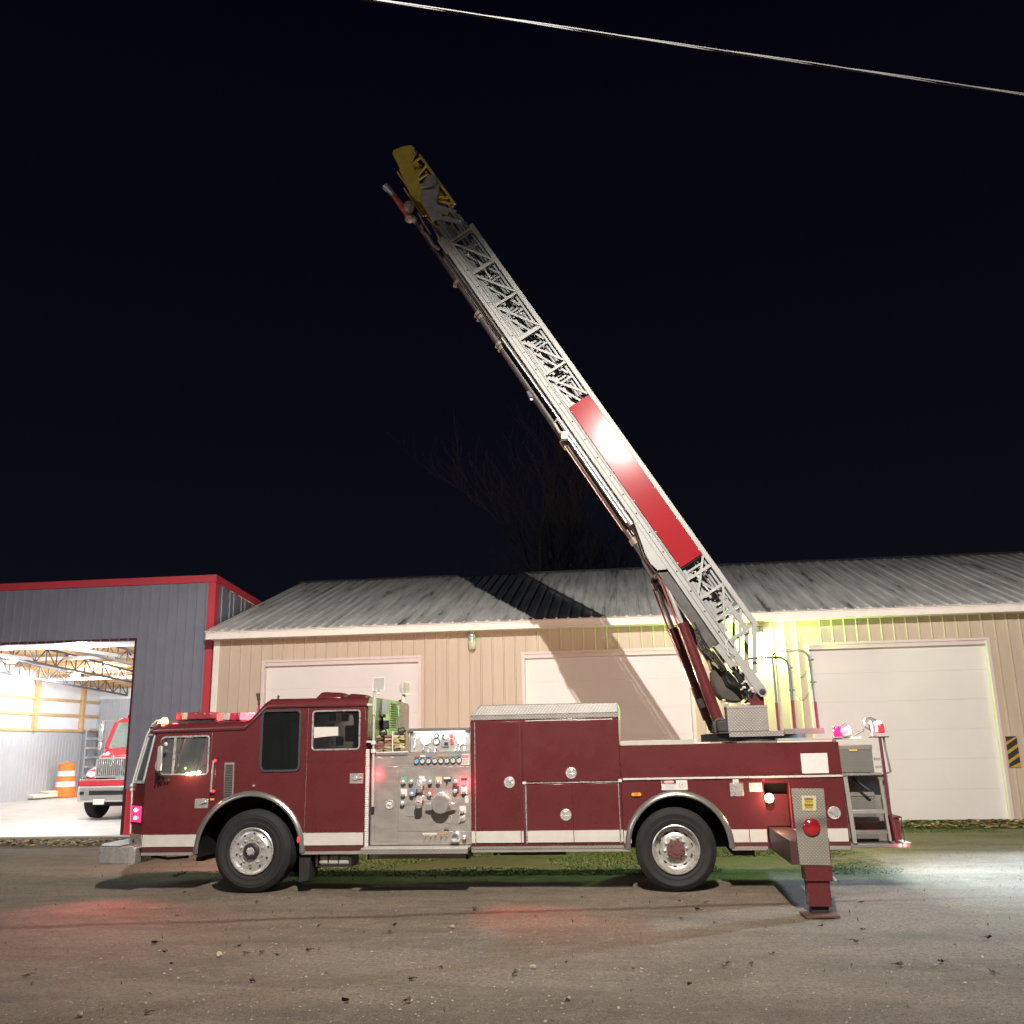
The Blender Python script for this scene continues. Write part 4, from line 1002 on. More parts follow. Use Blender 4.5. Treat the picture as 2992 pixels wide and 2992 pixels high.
# ------------------------------------------------------------------ bumper
bx0 = -2.33
mb = MB(); mb.prismz([(bx0, .40), (bx0, 2.04), (-2.2, 2.36), (-1.66, 2.50), (-1.60, 2.50), (-1.60, -.06), (-1.66, -.06), (-2.2, .08)], .385, .60)
bm_ = add(mb, 'front_bumper', ALU, T, .012)
add(MB().prismz([(bx0+.01, .40), (bx0+.01, 2.04), (-2.19, 2.35), (-1.88, 2.42), (-1.88, .02), (-2.19, .09)], .601, .616), 'bumper_deck', TREADD, bm_, .004)
add(MB().box(-1.69, -1.62, -.075, -.061, .38, .615), 'bumper_end', ALU, bm_, .004)
add(MB().lathe([(.001, -.05), (.06, -.05), (.10, .04), (.10, .06), (.001, .06)], (bx0-.02, .75, .48), 'x', 20), 'speaker', CHROME, bm_)
add(MB().box(bx0-.03, bx0-.001, .5, 1.9, .37, .40), 'bumper_lip', BLACK, bm_)
# ------------------------------------------------------------------ skirts and wheel arches
SK = mat('skirt_aluminium', (.28, .26, .23), .45, .4, var=.12, vs=8)
for x0, x1 in ((-1.545, -.755), (.70, 1.578)): add(MB().box(x0, x1, -.006, .03, .488, .528), 'skirt_trim', SK, T, .003)
add(MB().box(-1.540, -.757, -.0055, -.001, .531, .597), 'skirt_band', REDDK, T); add(MB().box(.702, 1.576, -.0055, -.001, .531, .603), 'skirt_band', REDDK, T)
def wheel_arch(c, r, zf, wid):
    a = arch_pts(c, r+.012, zf, 30); sec = [(-.022, .0), (-.032, .014), (-.026, .030), (-.002, .036), (-.002, -.040), (-.016, -.034)]
    mb = MB(); n = len(sec); vs = []
    for (x, z) in a:
        d = Vector((x-c[0], z-c[1])).normalized()
        for yy, dr in sec: vs.append((x+d.x*dr*-1+d.x*.0, yy, z-d.y*dr))
    fs = [(i*n+j, i*n+(j+1) % n, (i+1)*n+(j+1) % n, (i+1)*n+j) for i in range(len(a)-1) for j in range(n)]+[tuple(range(n)), tuple((len(a)-1)*n+j for j in range(n))]
    mb.add(vs, fs); add(mb, 'wheel_arch', mat('arch_metal', (.30, .285, .26), .26, .75, var=.1, vs=6), T, angle=60)
    # dark wheel well
    o = arch_pts(c, r+.004, zf-.06, 22); i_ = arch_pts(c, r-.018, zf-.06, 22)
    mb = MB(); k = len(o)
    for y0, y1 in ((.04, wid),):
        vs = [(x, y0, z) for x, z in o]+[(x, y1, z) for x, z in o]
        mb.add(vs, [(q, q+1, k+q+1, k+q) for q in range(k-1)])
    mb.add([(x, wid, z) for x, z in o], [tuple(range(k))])
    add(mb, 'wheel_well', BLACK, T)
wheel_arch(FC, FR, .51, .62); wheel_arch(RC, RR_, .53, .75)
add(MB().box(.665, .685, .06, .45, .52, .95), 'mudguard', BLACK, T) if False else None
add(MB().sphere((FC[0]+.70, -.045, .68), .028, 10, sc=(.6, .6, 1.6)), 'arch_reflector', mat('arch_red', (.6, .02, .04), .2, emit=(1, .05, .08), es=.8), T)
add(MB().loft([(.66, .05, .515), (.82, .05, .515), (.82, .40, .515), (.66, .40, .515)], [(.67, .05, .13), (.80, .05, .17), (.80, .4, .17), (.67, .4, .13)]), 'mud_flap', RUB, T)
# ------------------------------------------------------------------ wheels
def tyre_prof(ro, w, y0):
    p = [(.285, y0+.05), (.33, y0+.02), (.352, y0+.014), (.356, y0+.008), (.368, y0+.008), (.372, y0+.011), (.42, y0+.003), (.43, y0-.002), (.436, y0+.003), (ro-.07, y0+.002), (ro-.066, y0+.007), (ro-.03, y0+.022), (ro-.010, y0+.05)]
    g = w/5
    for i in range(5):
        a = y0+.06+i*(w-.12)/5; p += [(ro, a), (ro, a+(w-.12)/5-.014), (ro-.010, a+(w-.12)/5-.012), (ro-.010, a+(w-.12)/5-.002)]
    p += [(ro-.03, y0+w-.022), (ro-.07, y0+w-.004), (.40, y0+w-.006), (.285, y0+w-.05)]
    return p
def bolts(parent, n, rad, y, c, r, h, m, name, a0=0.0):
    mb = MB(); mb.tube((0, -h, 0), (0, 0, 0), r, 6); mb.lathe([(.001, -h-.010), (r*.62, -h-.006), (r*.62, -h)], (0, 0, 0), 'y', 8)
    me = mb.mesh(name, m)
    for i in range(n):
        t = a0+2*math.pi*i/n; o = bpy.data.objects.new(name, me); COL.objects.link(o); setpar(o, parent); o.location = (c[0]+rad*math.cos(t), y, c[1]+rad*math.sin(t))
def front_wheel():
    c = (0, .533); C3 = (c[0], 0, c[1])
    w = add(MB().lathe(tyre_prof(.533, .40, .03), C3, 'y', 72, caps=False), 'front_wheel', RUB, T)
    add(MB().lathe([(.302, .055), (.304, .030), (.292, .024), (.283, .034), (.272, .062), (.258, .078), (.235, .070), (.200, .060), (.192, .048), (.105, .046), (.10, .09)], C3, 'y', 56, caps=False), 'rim', ALU, w, angle=50)
    me = MB().lathe([(.001, -.003), (.0155, -.003), (.0155, .004)], (0, 0, 0), 'y', 12).mesh('vent_hole', BLACK)
    for i in range(10):
        t = 2*math.pi*(i+.35)/10; o = bpy.data.objects.new('vent_hole', me); COL.objects.link(o); setpar(o, w); o.location = (c[0]+.222*math.cos(t), .066, c[1]+.222*math.sin(t))
    bolts(w, 10, .158, .047, c, .017, .022, CHROME, 'wheel_nut', .3)
    add(MB().lathe([(.108, .045), (.106, .02), (.10, -.010), (.09, -.018), (.062, -.018), (.060, .0)], C3, 'y', 32), 'hub', BLACK, w)
    add(MB().lathe([(.001, -.045), (.035, -.042), (.048, -.03), (.05, -.012), (.06, -.005)], C3, 'y', 8), 'hub_cap', CHROME, w, smooth=False)
def rear_wheel():
    c = (5.6344, .512); C3 = (c[0], 0, c[1])
    w = add(MB().lathe(tyre_prof(.512, .30, .03), C3, 'y', 72, caps=False), 'rear_wheel', RUB, T)
    add(MB().lathe([(.300, .055), (.302, .030), (.290, .024), (.280, .04), (.272, .10), (.262, .135), (.248, .152), (.225, .160), (.190, .135), (.165, .128), (.10, .128), (.1, .16)], C3, 'y', 56, caps=False), 'rim', mat('rear_rim_aluminium', (.52, .50, .46), .30, .65, var=.2, vs=8, rvar=.1), w, angle=50)
    for i in range(10):
        t = 2*math.pi*(i+.35)/10
        d = Vector((math.cos(t), 0, math.sin(t))); tg = Vector((-d.z, 0, d.x)); ctr = Vector(C3)+d*.212+Vector((0, .151, 0))
        ee = [ctr+tg*.028*math.cos(u)+d*.012*math.sin(u)+Vector((0, .25*.012*math.sin(u), 0)) for u in [2*math.pi*j/12 for j in range(12)]]
        add(MB().loft([e-Vector((0, .004, 0)) for e in ee], [e+Vector((0, .006, 0)) for e in ee]), 'vent_slot', BLACK, w)
    bolts(w, 10, .140, .128, c, .017, .03, CHROME, 'wheel_nut', .1)
    add(MB().lathe([(.112, .13), (.112, .02), (.104, .012), (.06, .010), (.058, .0), (.001, -.002)], C3, 'y', 28), 'hub', mat('hub_red', (.085, .028, .026), .6, var=.3, vs=12), w)
    bolts(w, 8, .082, .012, c, .011, .012, mat('hub_bolt', (.15, .03, .03), .6), 'hub_bolt')
front_wheel(); rear_wheel()
mb = MB(); mb.lathe(tyre_prof(.533, .40, 2.01), (0, 0, .533), 'y', 40); add(mb, 'front_wheel', RUB, T)
mb = MB(); mb.lathe(tyre_prof(.512, .30, .37), (5.6344, 0, .512), 'y', 40); mb.lathe(tyre_prof(.512, .30, 1.77), (5.6344, 0, .512), 'y', 40); mb.lathe(tyre_prof(.512, .30, 2.11), (5.6344, 0, .512), 'y', 40); add(mb, 'rear_wheel', RUB, T)
add(MB().tube((0, .3, .53), (0, 2.1, .53), .06).box(-.1, .1, .9, 1.5, .45, .62).tube((5.634, .2, .51), (5.634, 2.2, .51), .09).sphere((5.634, 1.22, .51), .22, 14), 'axle', BLACK, T)
mb = MB()
for y_ in (.75, 1.60): mb.box(-1.6, 8.2, y_, y_+.09, .66, .92)
add(mb, 'frame_rail', BLACK, T)
mb = MB(); mb.box(-1.5, .4, .62, 1.9, .44, .66); mb.box(-.9, -.8, .3, .75, .38, .44); mb.pipe([(-1.55, .3, .45), (-1.3, .28, .42), (-1.0, .28, .44)], .02); add(mb, 'engine_sump', BLACK, T, .02)
mb = MB(); mb.box(1.65, 4.6, .5, 1.9, .50, .66); mb.box(3.2, 4.3, .35, .6, .46, .56); mb.tube((3.3, .5, .46), (4.2, .5, .46), .05); mb.box(6.35, 6.62, .08, .5, .43, .53); mb.box(3.28, 3.32, .05, .5, .455, .50)
add(mb, 'underbody', BLACK, T, .01)
# battery box step under the cab
bx = add(MB().box(.885, 1.378, .06, .40, .325, .342).box(.885, .91, .06, .40, .342, .486).box(1.345, 1.378, .05, .40, .342, .486), 'step_box', BLACK, T)
add(MB().box(.912, 1.343, .10, .38, .343, .48), 'tank', mat('pale_tank', (.30, .275, .23), .6, var=.2, vs=8), bx, .03)
for x in (1.05, 1.19): add(MB().bar((x, .085, .34), (x, .085, .486), .012, .012), 'strap', BLACK, bx)
# ------------------------------------------------------------------ pump section
def fz(x, y, y3): pass
PX0, PX1 = 1.645, 2.998
# rear edge of the cab: braided hose cover, red strip lamp, mast
add(MB().box(1.59, PX0, .02, YF-.02, .6, 1.70), 'pump_recess', BLACK, T)
hs = MB()
for i in range(46):
    z = .52+i*.0285; hs.lathe([(.024, 0), (.030, .006), (.030, .020), (.024, .0275)], (1.600, -.035, z), 'z', 10)
add(hs, 'suction_hose_cover', WHITEP, T)
sl = add(MB().box(1.571, 1.590, -.03, -.016, 1.42, 1.83), 'red_strip_lamp', emis('strip_red_glow', (1, .03, .08), 2.6), T, .004)
light('strip_lamp_light', 'POINT', (1.70, -.16, 1.50), 2.4, (1, .05, .08), T, .04)
add(MB().box(1.60, PX0+.0, -.012, .015, .6, 1.42), 'black_edge', BLACK, T)
pp = add(MB().box(PX0, PX1, .0, .05, .60, 1.775), 'pump_panel', STEEL, T)
add(MB().box(PX0+.06, 2.015, -.007, -.001, .640, 1.60), 'access_door', STEEL, pp, .003)
add(MB().box(2.022, 2.985, -.006, -.001, .77, 1.585), 'valve_plate', STEEL, pp, .003)
add(MB().box(2.022, 2.985, -.005, -.001, .62, .765), 'lower_plate', STEEL, pp, .003)
add(MB().box(PX0+.02, PX1-.01, .05, YF-.05, .60, 1.77), 'pump_house', BLACK, T)
# gauge panel, tilted back slightly, under a lit hood
gp = MB(); gp.prismx([(.03, 1.776), (.065, 2.06), (.11, 2.06), (.11, 1.776)], 2.17, PX1-.012); add(gp, 'gauge_panel', STEEL, T, .003)
def gy(z): return .03+.035*(z-1.776)/.284 if z > 1.776 else -.006
add(MB().prismx([(.0, 1.776), (.0, 2.075), (.5, 2.075), (.5, 1.776)], 2.150, 2.168), 'gauge_cheek', STEEL, T, .003)
add(MB().prismx([(-.03, 2.045), (-.035, 2.09), (.5, 2.10), (.5, 2.07), (.0, 2.06)], 2.150, PX1-.004), 'gauge_hood', STEELD, T, .004)
add(MB().box(2.22, 2.92, .0, .025, 2.042, 2.056), 'hood_lamp', emis('hood_lamp_glow', (.80, .92, 1.0), 5), T)
light('hood_lamp_light', 'AREA', (2.57, -.035, 2.035), 1.9, (.78, .90, 1.0), T, aim=(2.57, .02, 1.5), shape=(.75, .03))
def gauge(x, z, r, face, y=None, dark=True):
    y = gy(z) if y is None else y
    o = add(MB().lathe([(r, 0), (r, -.022), (r*.97, -.028), (r*.86, -.026), (r*.86, -.018)], (x, y, z), 'y', 24), 'gauge', BLACK if dark else CHROME, T)
    mb = MB(); mb.lathe([(.001, -.019), (r*.87, -.019), (r*.87, -.012)], (x, y, z), 'y', 24); add(mb, 'gauge_face', face, o)
    a = R(120); add(MB().bar((x-r*.2*math.cos(a), y-.0215, z-r*.2*math.sin(a)), (x+r*.65*math.cos(a), y-.0215, z+r*.65*math.sin(a)), .002, r*.09), 'needle', TBLK, o)
    mb = MB()
    for i in range(11):
        t = R(-45+i*27); mb.bar((x+r*.68*math.cos(t), y-.0205, z+r*.68*math.sin(t)), (x+r*.80*math.cos(t), y-.0205, z+r*.80*math.sin(t)), .0015, r*.05)
    add(mb, 'tick_marks', TBLK, o)
gauge(2.380, 1.94, .073, GAUGE, dark=False); gauge(2.873, 1.935, .073, GAUGE, dark=False)
gauge(2.528, 1.913, .046, GAUGES); gauge(2.528, 1.990, .027, GAUGES)
for i in range(8): gauge(2.268+i*.0829, 1.664, .037, GAUGES if i else mat('gauge_face_blue', (.16, .35, .55), .4))
for i, m in enumerate((TRED, WHITEP, TBLUE, None, TORG, TSIL, TGRN, TBLUE)):
    if m: add(MB().box(2.232+i*.0829, 2.304+i*.0829, -.011, -.0065, 1.712, 1.738), 'gauge_tag', m, pp)
cp = add(MB().box(2.604, 2.700, .018, .035, 1.84, 2.02), 'control_box', TSIL, T, .004)
add(MB().sphere((2.655, .008, 1.965), .020, 10), 'indicator_lamp', emis('orange_indicator', (1, .35, .12), 8), cp)
add(MB().sphere((2.775, .020, 1.975), .014, 10), 'indicator_lamp', emis('red_indicator', (1, .10, .05), 5), cp)
add(MB().box(2.615, 2.645, .012, .017, 1.94, 2.0).box(2.64, 2.69, .012, .017, 1.86, 1.90), 'control_screen', BLACK, cp)
for x, z in ((2.735, 1.985), (2.735, 1.93), (2.745, 1.89)): add(MB().lathe([(.020, 0), (.020, -.02), (.001, -.022)], (x, gy(z), z), 'y', 12), 'red_valve', mat('red_knob', (.5, .06, .05), .3), T)
for x, z, l in ((2.23, 1.90, .13), (2.42, 1.80, .06), (2.51, 1.80, .06), (2.79, 1.82, .07), (2.84, 1.82, .06), (2.91, 1.82, .08), (2.35, 1.83, .05)):
    add(MB().tube((x, gy(z)-.04, z-l*.5), (x+.01, gy(z)-.01, z+l*.5), .009).sphere((x+.012, gy(z)-.02, z+l*.5), .017, 8), 'lever', CHROME, T)
plateS(2.87, 2.985, 1.60, 1.745, PAPER, 'warning_placard', -.0065, .004); plateS(2.882, 2.974, 1.695, 1.728, TRED, 'placard_heading', -.0108, .002)
text('WARNING', .016, 2.928, 1.7115, -.0135, WHITEP, T)
mb = MB()
for i in range(4): mb.box(2.885, 2.97-.012*(i % 2), -.0125, -.0108, 1.672-i*.018, 1.678-i*.018)
add(mb, 'placard_text', TSIL, T)
# valve knobs with name tags
def knob(x, z, m, r=.030):
    k_ = add(MB().lathe([(.010, 0), (.010, -.035), (r*.75, -.04), (r, -.052), (r*.95, -.068), (r*.5, -.078), (.001, -.08)], (x, -.006, z-.012), 'y', 18), 'valve_knob', CHROME, T)
    add(MB().box(x-.042, x+.042, -.012, -.0065, z-.045, z+.052), 'name_tag', m, k_)
for (x, y), m in (((340, 800), TGRN), ((395, 800), TSIL), ((528, 800), TSIL), ((585, 800), mat('tag_tan', (.5, .38, .24), .5)), ((705, 795), TSIL), ((340, 885), WHITEP), ((400, 885), TBLUE), ((525, 885), TRED), ((705, 865), TBLK), ((765, 868), WHITEP), ((335, 950), TSIL), ((755, 1005), WHITEP), ((770, 1188), TSIL)):
    q = z2(x, y); knob(q[0], q[1], m)
q = z2(645, 795); k_ = plateS(q[0]-.05, q[0]+.05, q[1]-.02, q[1]+.05, BLACK, 'toggle_switch', -.0065, .006); add(MB().box(q[0]-.045, q[0]+.045, -.016, -.013, q[1]+.012, q[1]+.044), 'name_tag', WHITEP, k_); add(MB().tube((q[0], -.012, q[1]-.01), (q[0], -.05, q[1]-.035), .012), 'toggle', BLACK, k_)
q = z2(465, 780); add(MB().box(q[0]-.04, q[0]+.04, -.012, -.0065, q[1]-.005, q[1]+.025), 'name_tag', WHITEP, T)
q = z2(765, 815)
wl = add(MB().lathe([(.001, -.05), (.022, -.048), (.03, -.03), (.034, -.005)], (q[0], -.006, q[1]), 'y', 16), 'panel_warning_lamp', emis('panel_red_glow', (1, .07, .07), 5), T)
add(MB().box(q[0]-.04, q[0]+.04, -.014, -.0065, q[1]+.03, q[1]+.06), 'lamp_base', BLACK, wl)
light('panel_red_beam', 'SPOT', (q[0], -.06, q[1]), 420, (1, .10, .10), T, .03, aim=(4.0, -1.7, 0), size=R(46), blend=1)
light('panel_red_light', 'POINT', (q[0], -.14, q[1]), 3.0, (1, .06, .10), T, .03)
# discharge valves with chrome elbows
def discharge(px, py, tw):
    x, z = z2(px, py); o = add(MB().lathe([(.062, 0), (.062, -.012), (.045, -.02), (.045, -.06), (.05, -.07), (.05, -.11)], (x, -.006, z), 'y', 24), 'discharge_outlet', CHROME, T)
    add(MB().pipe([(x, -.09, z+.01), (x, -.13, z-.01), (x-.005, -.15, z-.05)], .046, 14).lathe([(.052, 0), (.052, -.03)], (x-.005, -.152, z-.045), 'z', 16), 'outlet_elbow', CHROME, o)
    add(MB().bar((x-.03, -.13, z+.02), (x+.02, -.15, z-.12), .01, .018), 'outlet_lever', CHROME, o)
    add(MB().lathe([(.045, 0), (.05, -.05), (.03, -.06), (.001, -.06)], (x+.0, -.15, z-.06), 'z', 16), 'outlet_cap', STEELD, o)
discharge(465, 815, 1); discharge(460, 925, 1)
x, z = z2(470, 880); add(MB().box(x-.01, x+.035, -.04, -.035, z-.03, z+.01), 'orange_tag', TORG, T); add(MB().box(x-.06, x-.03, -.04, -.035, z-.012, z+.012), 'orange_tag', TRED, T)
# steamer intake
x, z = z2(612, 962); it = add(MB().lathe([(.135, 0), (.135, -.01), (.115, -.03), (.118, -.06), (.108, -.10), (.108, -.14)], (x, -.006, z+.02), 'y', 36), 'main_intake', CHROME, T)
add(MB().lathe([(.118, -.11), (.118, -.165), (.108, -.175), (.001, -.178)], (x, -.006, z), 'y', 36), 'intake_cap', STEEL, it)
for s in (-1, 1): add(MB().loft([(x+s*.11, -.17, z-.022), (x+s*.11, -.17, z+.022), (x+s*.11, -.13, z+.022), (x+s*.11, -.13, z-.022)], [(x+s*.20, -.16, z-.005), (x+s*.20, -.16, z+.02), (x+s*.20, -.13, z+.02), (x+s*.20, -.13, z-.005)]), 'cap_handle', CHROME, it, .008)
x, z = z2(238, 968); add(MB().lathe([(.062, -.002), (.06, -.012), (.045, -.014), (.04, -.004), (.02, -.006), (.001, -.02)], (x, -.006, z), 'y', 24), 'latch', CHROME, T)
x, z = z2(395, 1010); plateS(x-.062, x+.062, z-.005, z+.05, TSIL, 'data_plate', -.0065, .004); plateS(x-.07, x+.07, z-.075, z-.012, TSIL, 'data_plate', -.0065, .004)
x, z = z2(708, 1195); add(MB().lathe([(.062, 0), (.062, -.015), (.05, -.02), (.052, -.09), (.060, -.095), (.060, -.12), (.042, -.12), (.040, -.06)], (x, -.006, z), 'y', 24), 'small_intake', CHROME, T); add(MB().lathe([(.041, -.03), (.001, -.03)], (x, -.006, z), 'y', 20), 'intake_bore', BLACK, T)
x, z = z2(658, 1085); plateS(x-.035, x+.035, z+.035, z+.07, WHITEP, 'name_tag', -.0065, .004); plateS(x-.035, x+.035, z-.03, z+.03, TSIL, 'name_tag', -.0065, .004)
mb = MB(); mb.box(x-.03, x+.03, -.0125, -.0108, z+.055, z+.064); mb.box(x-.03, x+.03, -.0125, -.0108, z+.040, z+.048); add(mb, 'tag_text', TBLK, T)
x, z = z2(640, 1135); add(MB().box(x-.03, x+.03, -.03, -.0065, z-.015, z+.02), 'drain_bracket', STEELD, T, .004)
x, z = z2(755, 1065); add(MB().lathe([(.045, 0), (.04, -.03), (.02, -.035), (.001, -.06)], (x, -.006, z), 'y', 14).box(x-.05, x-.03, -.04, -.006, z-.05, z+.05), 'drain_valve', CHROME, T)
x0, z0 = z2(470, 1175); plateS(x0, x0+.195, z0-.012, z0+.012, PAPER, 'drain_tag', -.0055, .004); plateS(x0+.20, x0+.31, z0-.012, z0+.012, TORG, 'drain_tag', -.0055, .004)
for i in range(5):
    x, z = z2(488+i*38, 1192); add(MB().lathe([(.014, 0), (.014, -.03), (.001, -.032)], (x, -.006, z), 'y', 10).bar((x, -.03, z), (x-.01, -.035, z-.05), .008, .012), 'drain_lever', STEELD if i > 1 else mat('brass_lever', (.55, .45, .22), .35, .8), T)
x, z = z2(785, 925); plateS(x-.03, x+.02, z-.06, z+.03, PAPER, 'paper_label', -.0065, .003)
mb = MB()
for i in range(12):
    xx = 2.05+i*.083; mb.sphere((xx, -.008, 1.605), .006, 6); mb.sphere((xx, -.008, 1.57), .006, 6)
add(mb, 'rivet', CHROME, pp)
add(MB().box(1.73, 1.79, -.006, -.001, 1.712, 1.730), 'name_tag', PAPER, pp); add(MB().box(1.91, 1.95, -.006, -.001, 1.712, 1.728), 'name_tag', PAPER, pp)
# running board
rb = add(MB().box(1.60, 3.0, -.30, .0, .572, .590), 'running_board', mat('pale_step', (.40, .38, .33), .45, .3, var=.12, vs=5), T, .004)
add(MB().box(1.60, 3.0, -.303, -.285, .515, .5715), 'running_board_edge', TREAD, rb, .003)
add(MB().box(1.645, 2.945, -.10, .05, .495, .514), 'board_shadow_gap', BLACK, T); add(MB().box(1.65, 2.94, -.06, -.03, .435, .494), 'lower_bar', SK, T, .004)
for x in (1.64, 2.95): add(MB().box(x-.015, x+.015, -.06, .3, .425, .50), 'bar_bracket', BLACK, T)
# crosslay trays with folded hose
cl = add(MB().box(1.69, 2.148, -.012, 1.9, 1.776, 1.795), 'crosslay_tray', WHITEP, T, .003)
add(MB().box(1.69, 2.148, -.016, -.0125, 1.745, 1.774), 'tray_edge', STEELD, cl)
add(MB().box(1.924, 1.940, .0, 1.9, 1.796, 2.06), 'tray_divider', WHITEP, cl); add(MB().box(1.690, 1.700, .05, 1.9, 1.796, 2.0), 'tray_divider', STEELD, cl)
add(MB().box(2.110, 2.148, .0, .02, 1.796, 2.09), 'tray_post', mat('brown_post', (.20, .13, .08), .6), cl)
HC = [mat('hose_cream', (.30, .25, .14), .85, var=.2, vs=20), mat('hose_tan', (.19, .14, .08), .85, var=.2, vs=20), mat('hose_red', (.18, .07, .05), .85, var=.2, vs=20), mat('hose_yellow', (.30, .25, .09), .85, var=.2, vs=20), mat('hose_brown', (.06, .042, .028), .85, var=.2, vs=20), mat('hose_white', (.42, .39, .30), .85, var=.1, vs=20)]
rnd = random.Random(14)
for xa, xb, rows, lab in ((1.705, 1.915, 6, 'folded cream and red fire hose in the left tray above the pump panel'), (1.945, 2.105, 7, 'folded yellow and white fire hose in the right tray above the pump panel')):
    h = thing('folded_hose', lab, 'hose', ((xa+xb)/2, .4, 1.796), 'folded hoses in the trays')
    add(MB().box(xa, xb, .10, 1.6, 1.797, 1.79+.036*rows), 'hose_pack', HC[4], h)
    for j in range(rows):
        z = 1.815+j*.036; n = 2
        for i in range(n):
            w = (xb-xa)/n; cx = xa+w*(i+.5)+rnd.uniform(-.012, .012); m = rnd.choice([0, 0, 1, 3, 4, 5] if xa > 1.9 else [0, 1, 2, 4, 0, 1]); ang = rnd.uniform(-.35, .35); wy = rnd.uniform(-.01, .03)
            mb = MB(); wd_ = w*.46; rr = .016
            pf = [(-wd_+rr*math.cos(R(90+30*t)), rr*math.sin(R(90+30*t))) for t in range(7)]+[(wd_+rr*math.cos(R(-90+30*t)), rr*math.sin(R(-90+30*t))) for t in range(7)]
            ca, sa = math.cos(ang), math.sin(ang)
            pf = [(cx+a*ca*.8-b_*sa, z+a*sa*.8+b_*ca) for a, b_ in pf]
            mb.prism(pf, wy, wy+.10); add(mb, 'hose_fold', HC[m], h, .005)
for (x, y), lab in (((195, 465), 'black hose nozzle lying on the left hose stack'), ((325, 455), 'black hose nozzle with upright handle on the right hose stack')):
    q = z2(x, y, .06); nz = thing('hose_nozzle', lab, 'nozzle', (q[0], .06, q[1]), 'nozzles on the folded hoses')
    add(MB().lathe([(.020, -.06), (.034, -.05), (.036, .0), (.028, .03), (.030, .10)], (q[0], .05, q[1]-.015), 'y', 14), 'nozzle_body', BLACK, nz)
    add(MB().pipe([(q[0]-.05, .05, q[1]-.02), (q[0]-.04, .02, q[1]+.04), (q[0]+.03, .02, q[1]+.055), (q[0]+.05, .05, q[1]+.0)], .010, 6), 'bail_handle', BLACK, nz)
# lime power unit between cab and hosebed
U = lambda x, y: z2(x, y, .75)
gx0, gz1_ = U(150, 228); gx1, gz0 = U(290, 430); ga = U(235, 228)[0]
gu = thing('power_unit', 'lime green power unit with grey mesh and louvred flank behind the cab', 'power unit', ((gx0+gx1)/2, 1.1, 2.0))
gx0 -= .13
add(MB().box(gx0, ga, .75, 1.20, 1.95, gz1_), 'casing', GRN, gu, .01)
add(MB().box(gx0+.13, ga, .74, .749, gz0+.22, gz1_-.005), 'mesh_screen', GREY, gu, .003)
lx = [U(238, 0)[0], U(288, 0)[0]]
for i in range(11):
    z = gz0+.02+i*.033; add(MB().loft([(ga+.001, .77, z), (ga+.001, 1.18, z), (ga+.001, 1.18, z+.027), (ga+.001, .77, z+.027)], [(ga+.026, .77, z+.002), (ga+.026, 1.18, z+.002), (ga+.010, 1.18, z+.024), (ga+.010, .77, z+.024)]), 'louvre', GRN, gu)
a, b_ = U(165, 375), U(235, 432); add(MB().box(a[0], b_[0], .735, .749, b_[1], a[1]), 'dark_window', BLACK, gu, .004)
add(MB().box(a[0]+.01, b_[0]-.01, .728, .7345, b_[1]+.03, b_[1]+.045).box(a[0]+.02, a[0]+.05, .728, .7345, b_[1]+.05, a[1]-.02), 'grab_bar', DARK, gu)
a = U(200, 340); add(MB().box(a[0]-.02, a[0]+.025, .72, .739, a[1]-.01, a[1]+.02), 'latch', BLACK, gu)
# light poles
def scene_lamp(name, base, top, hx, hz_, yaw, lab_knobs):
    o = add(MB().tube(base, top, .017, 10), name, WHITEP, T)
    return o
m1 = add(MB().tube((1.683, -.045, 1.09), (1.680, -.045, 2.60), .017, 10).tube((1.680, -.045, 2.28), (1.680, -.045, 2.50), .028, 10), 'light_pole', mat('pole_paint', (.40, .375, .33), .45, .2, var=.1, vs=7), T)
for z in (1.91, 1.80): add(MB().lathe([(.034, -.02), (.038, 0), (.034, .03)], (1.681, -.045, z), 'z', 12), 'pole_clamp', WHITEP, m1)
for z in (2.42, 1.93): add(MB().box(1.585, 1.665, -.06, -.035, z-.012, z+.012), 'pole_bracket', WHITEP, m1)
add(MB().tube((1.683, -.045, 1.03), (1.683, -.045, 1.09), .022), 'pole_foot', BLACK, m1)
y2_ = 2.2
a = z2(330, 205, y2_); b_ = z2(325, 440, y2_)
m2 = add(MB().tube((a[0], y2_, b_[1]-.2), (a[0], y2_, a[1]), .024, 10), 'light_pole', WHITEP, T)
for i, z in enumerate((a[1]-.12,)): pass
mb = MB(); cz = [z2(320, 230, y2_), z2(300, 340, y2_)]; pts = []
for i in range(60):
    f = i/59; pts.append((cz[0][0]-.01+.022*math.cos(i*1.25)-.05*f*f, y2_-.05+.022*math.sin(i*1.25), cz[0][1]+(cz[1][1]-cz[0][1])*f))
add(MB().pipe(pts, .007, 5), 'coiled_cord', BLACK, m2)
q = z2(285, 305, 1.3); add(MB().box(q[0]-.04, q[0]+.035, 1.25, 1.34, q[1]-.09, q[1]+.08), 'junction_box', TSIL, T, .006)
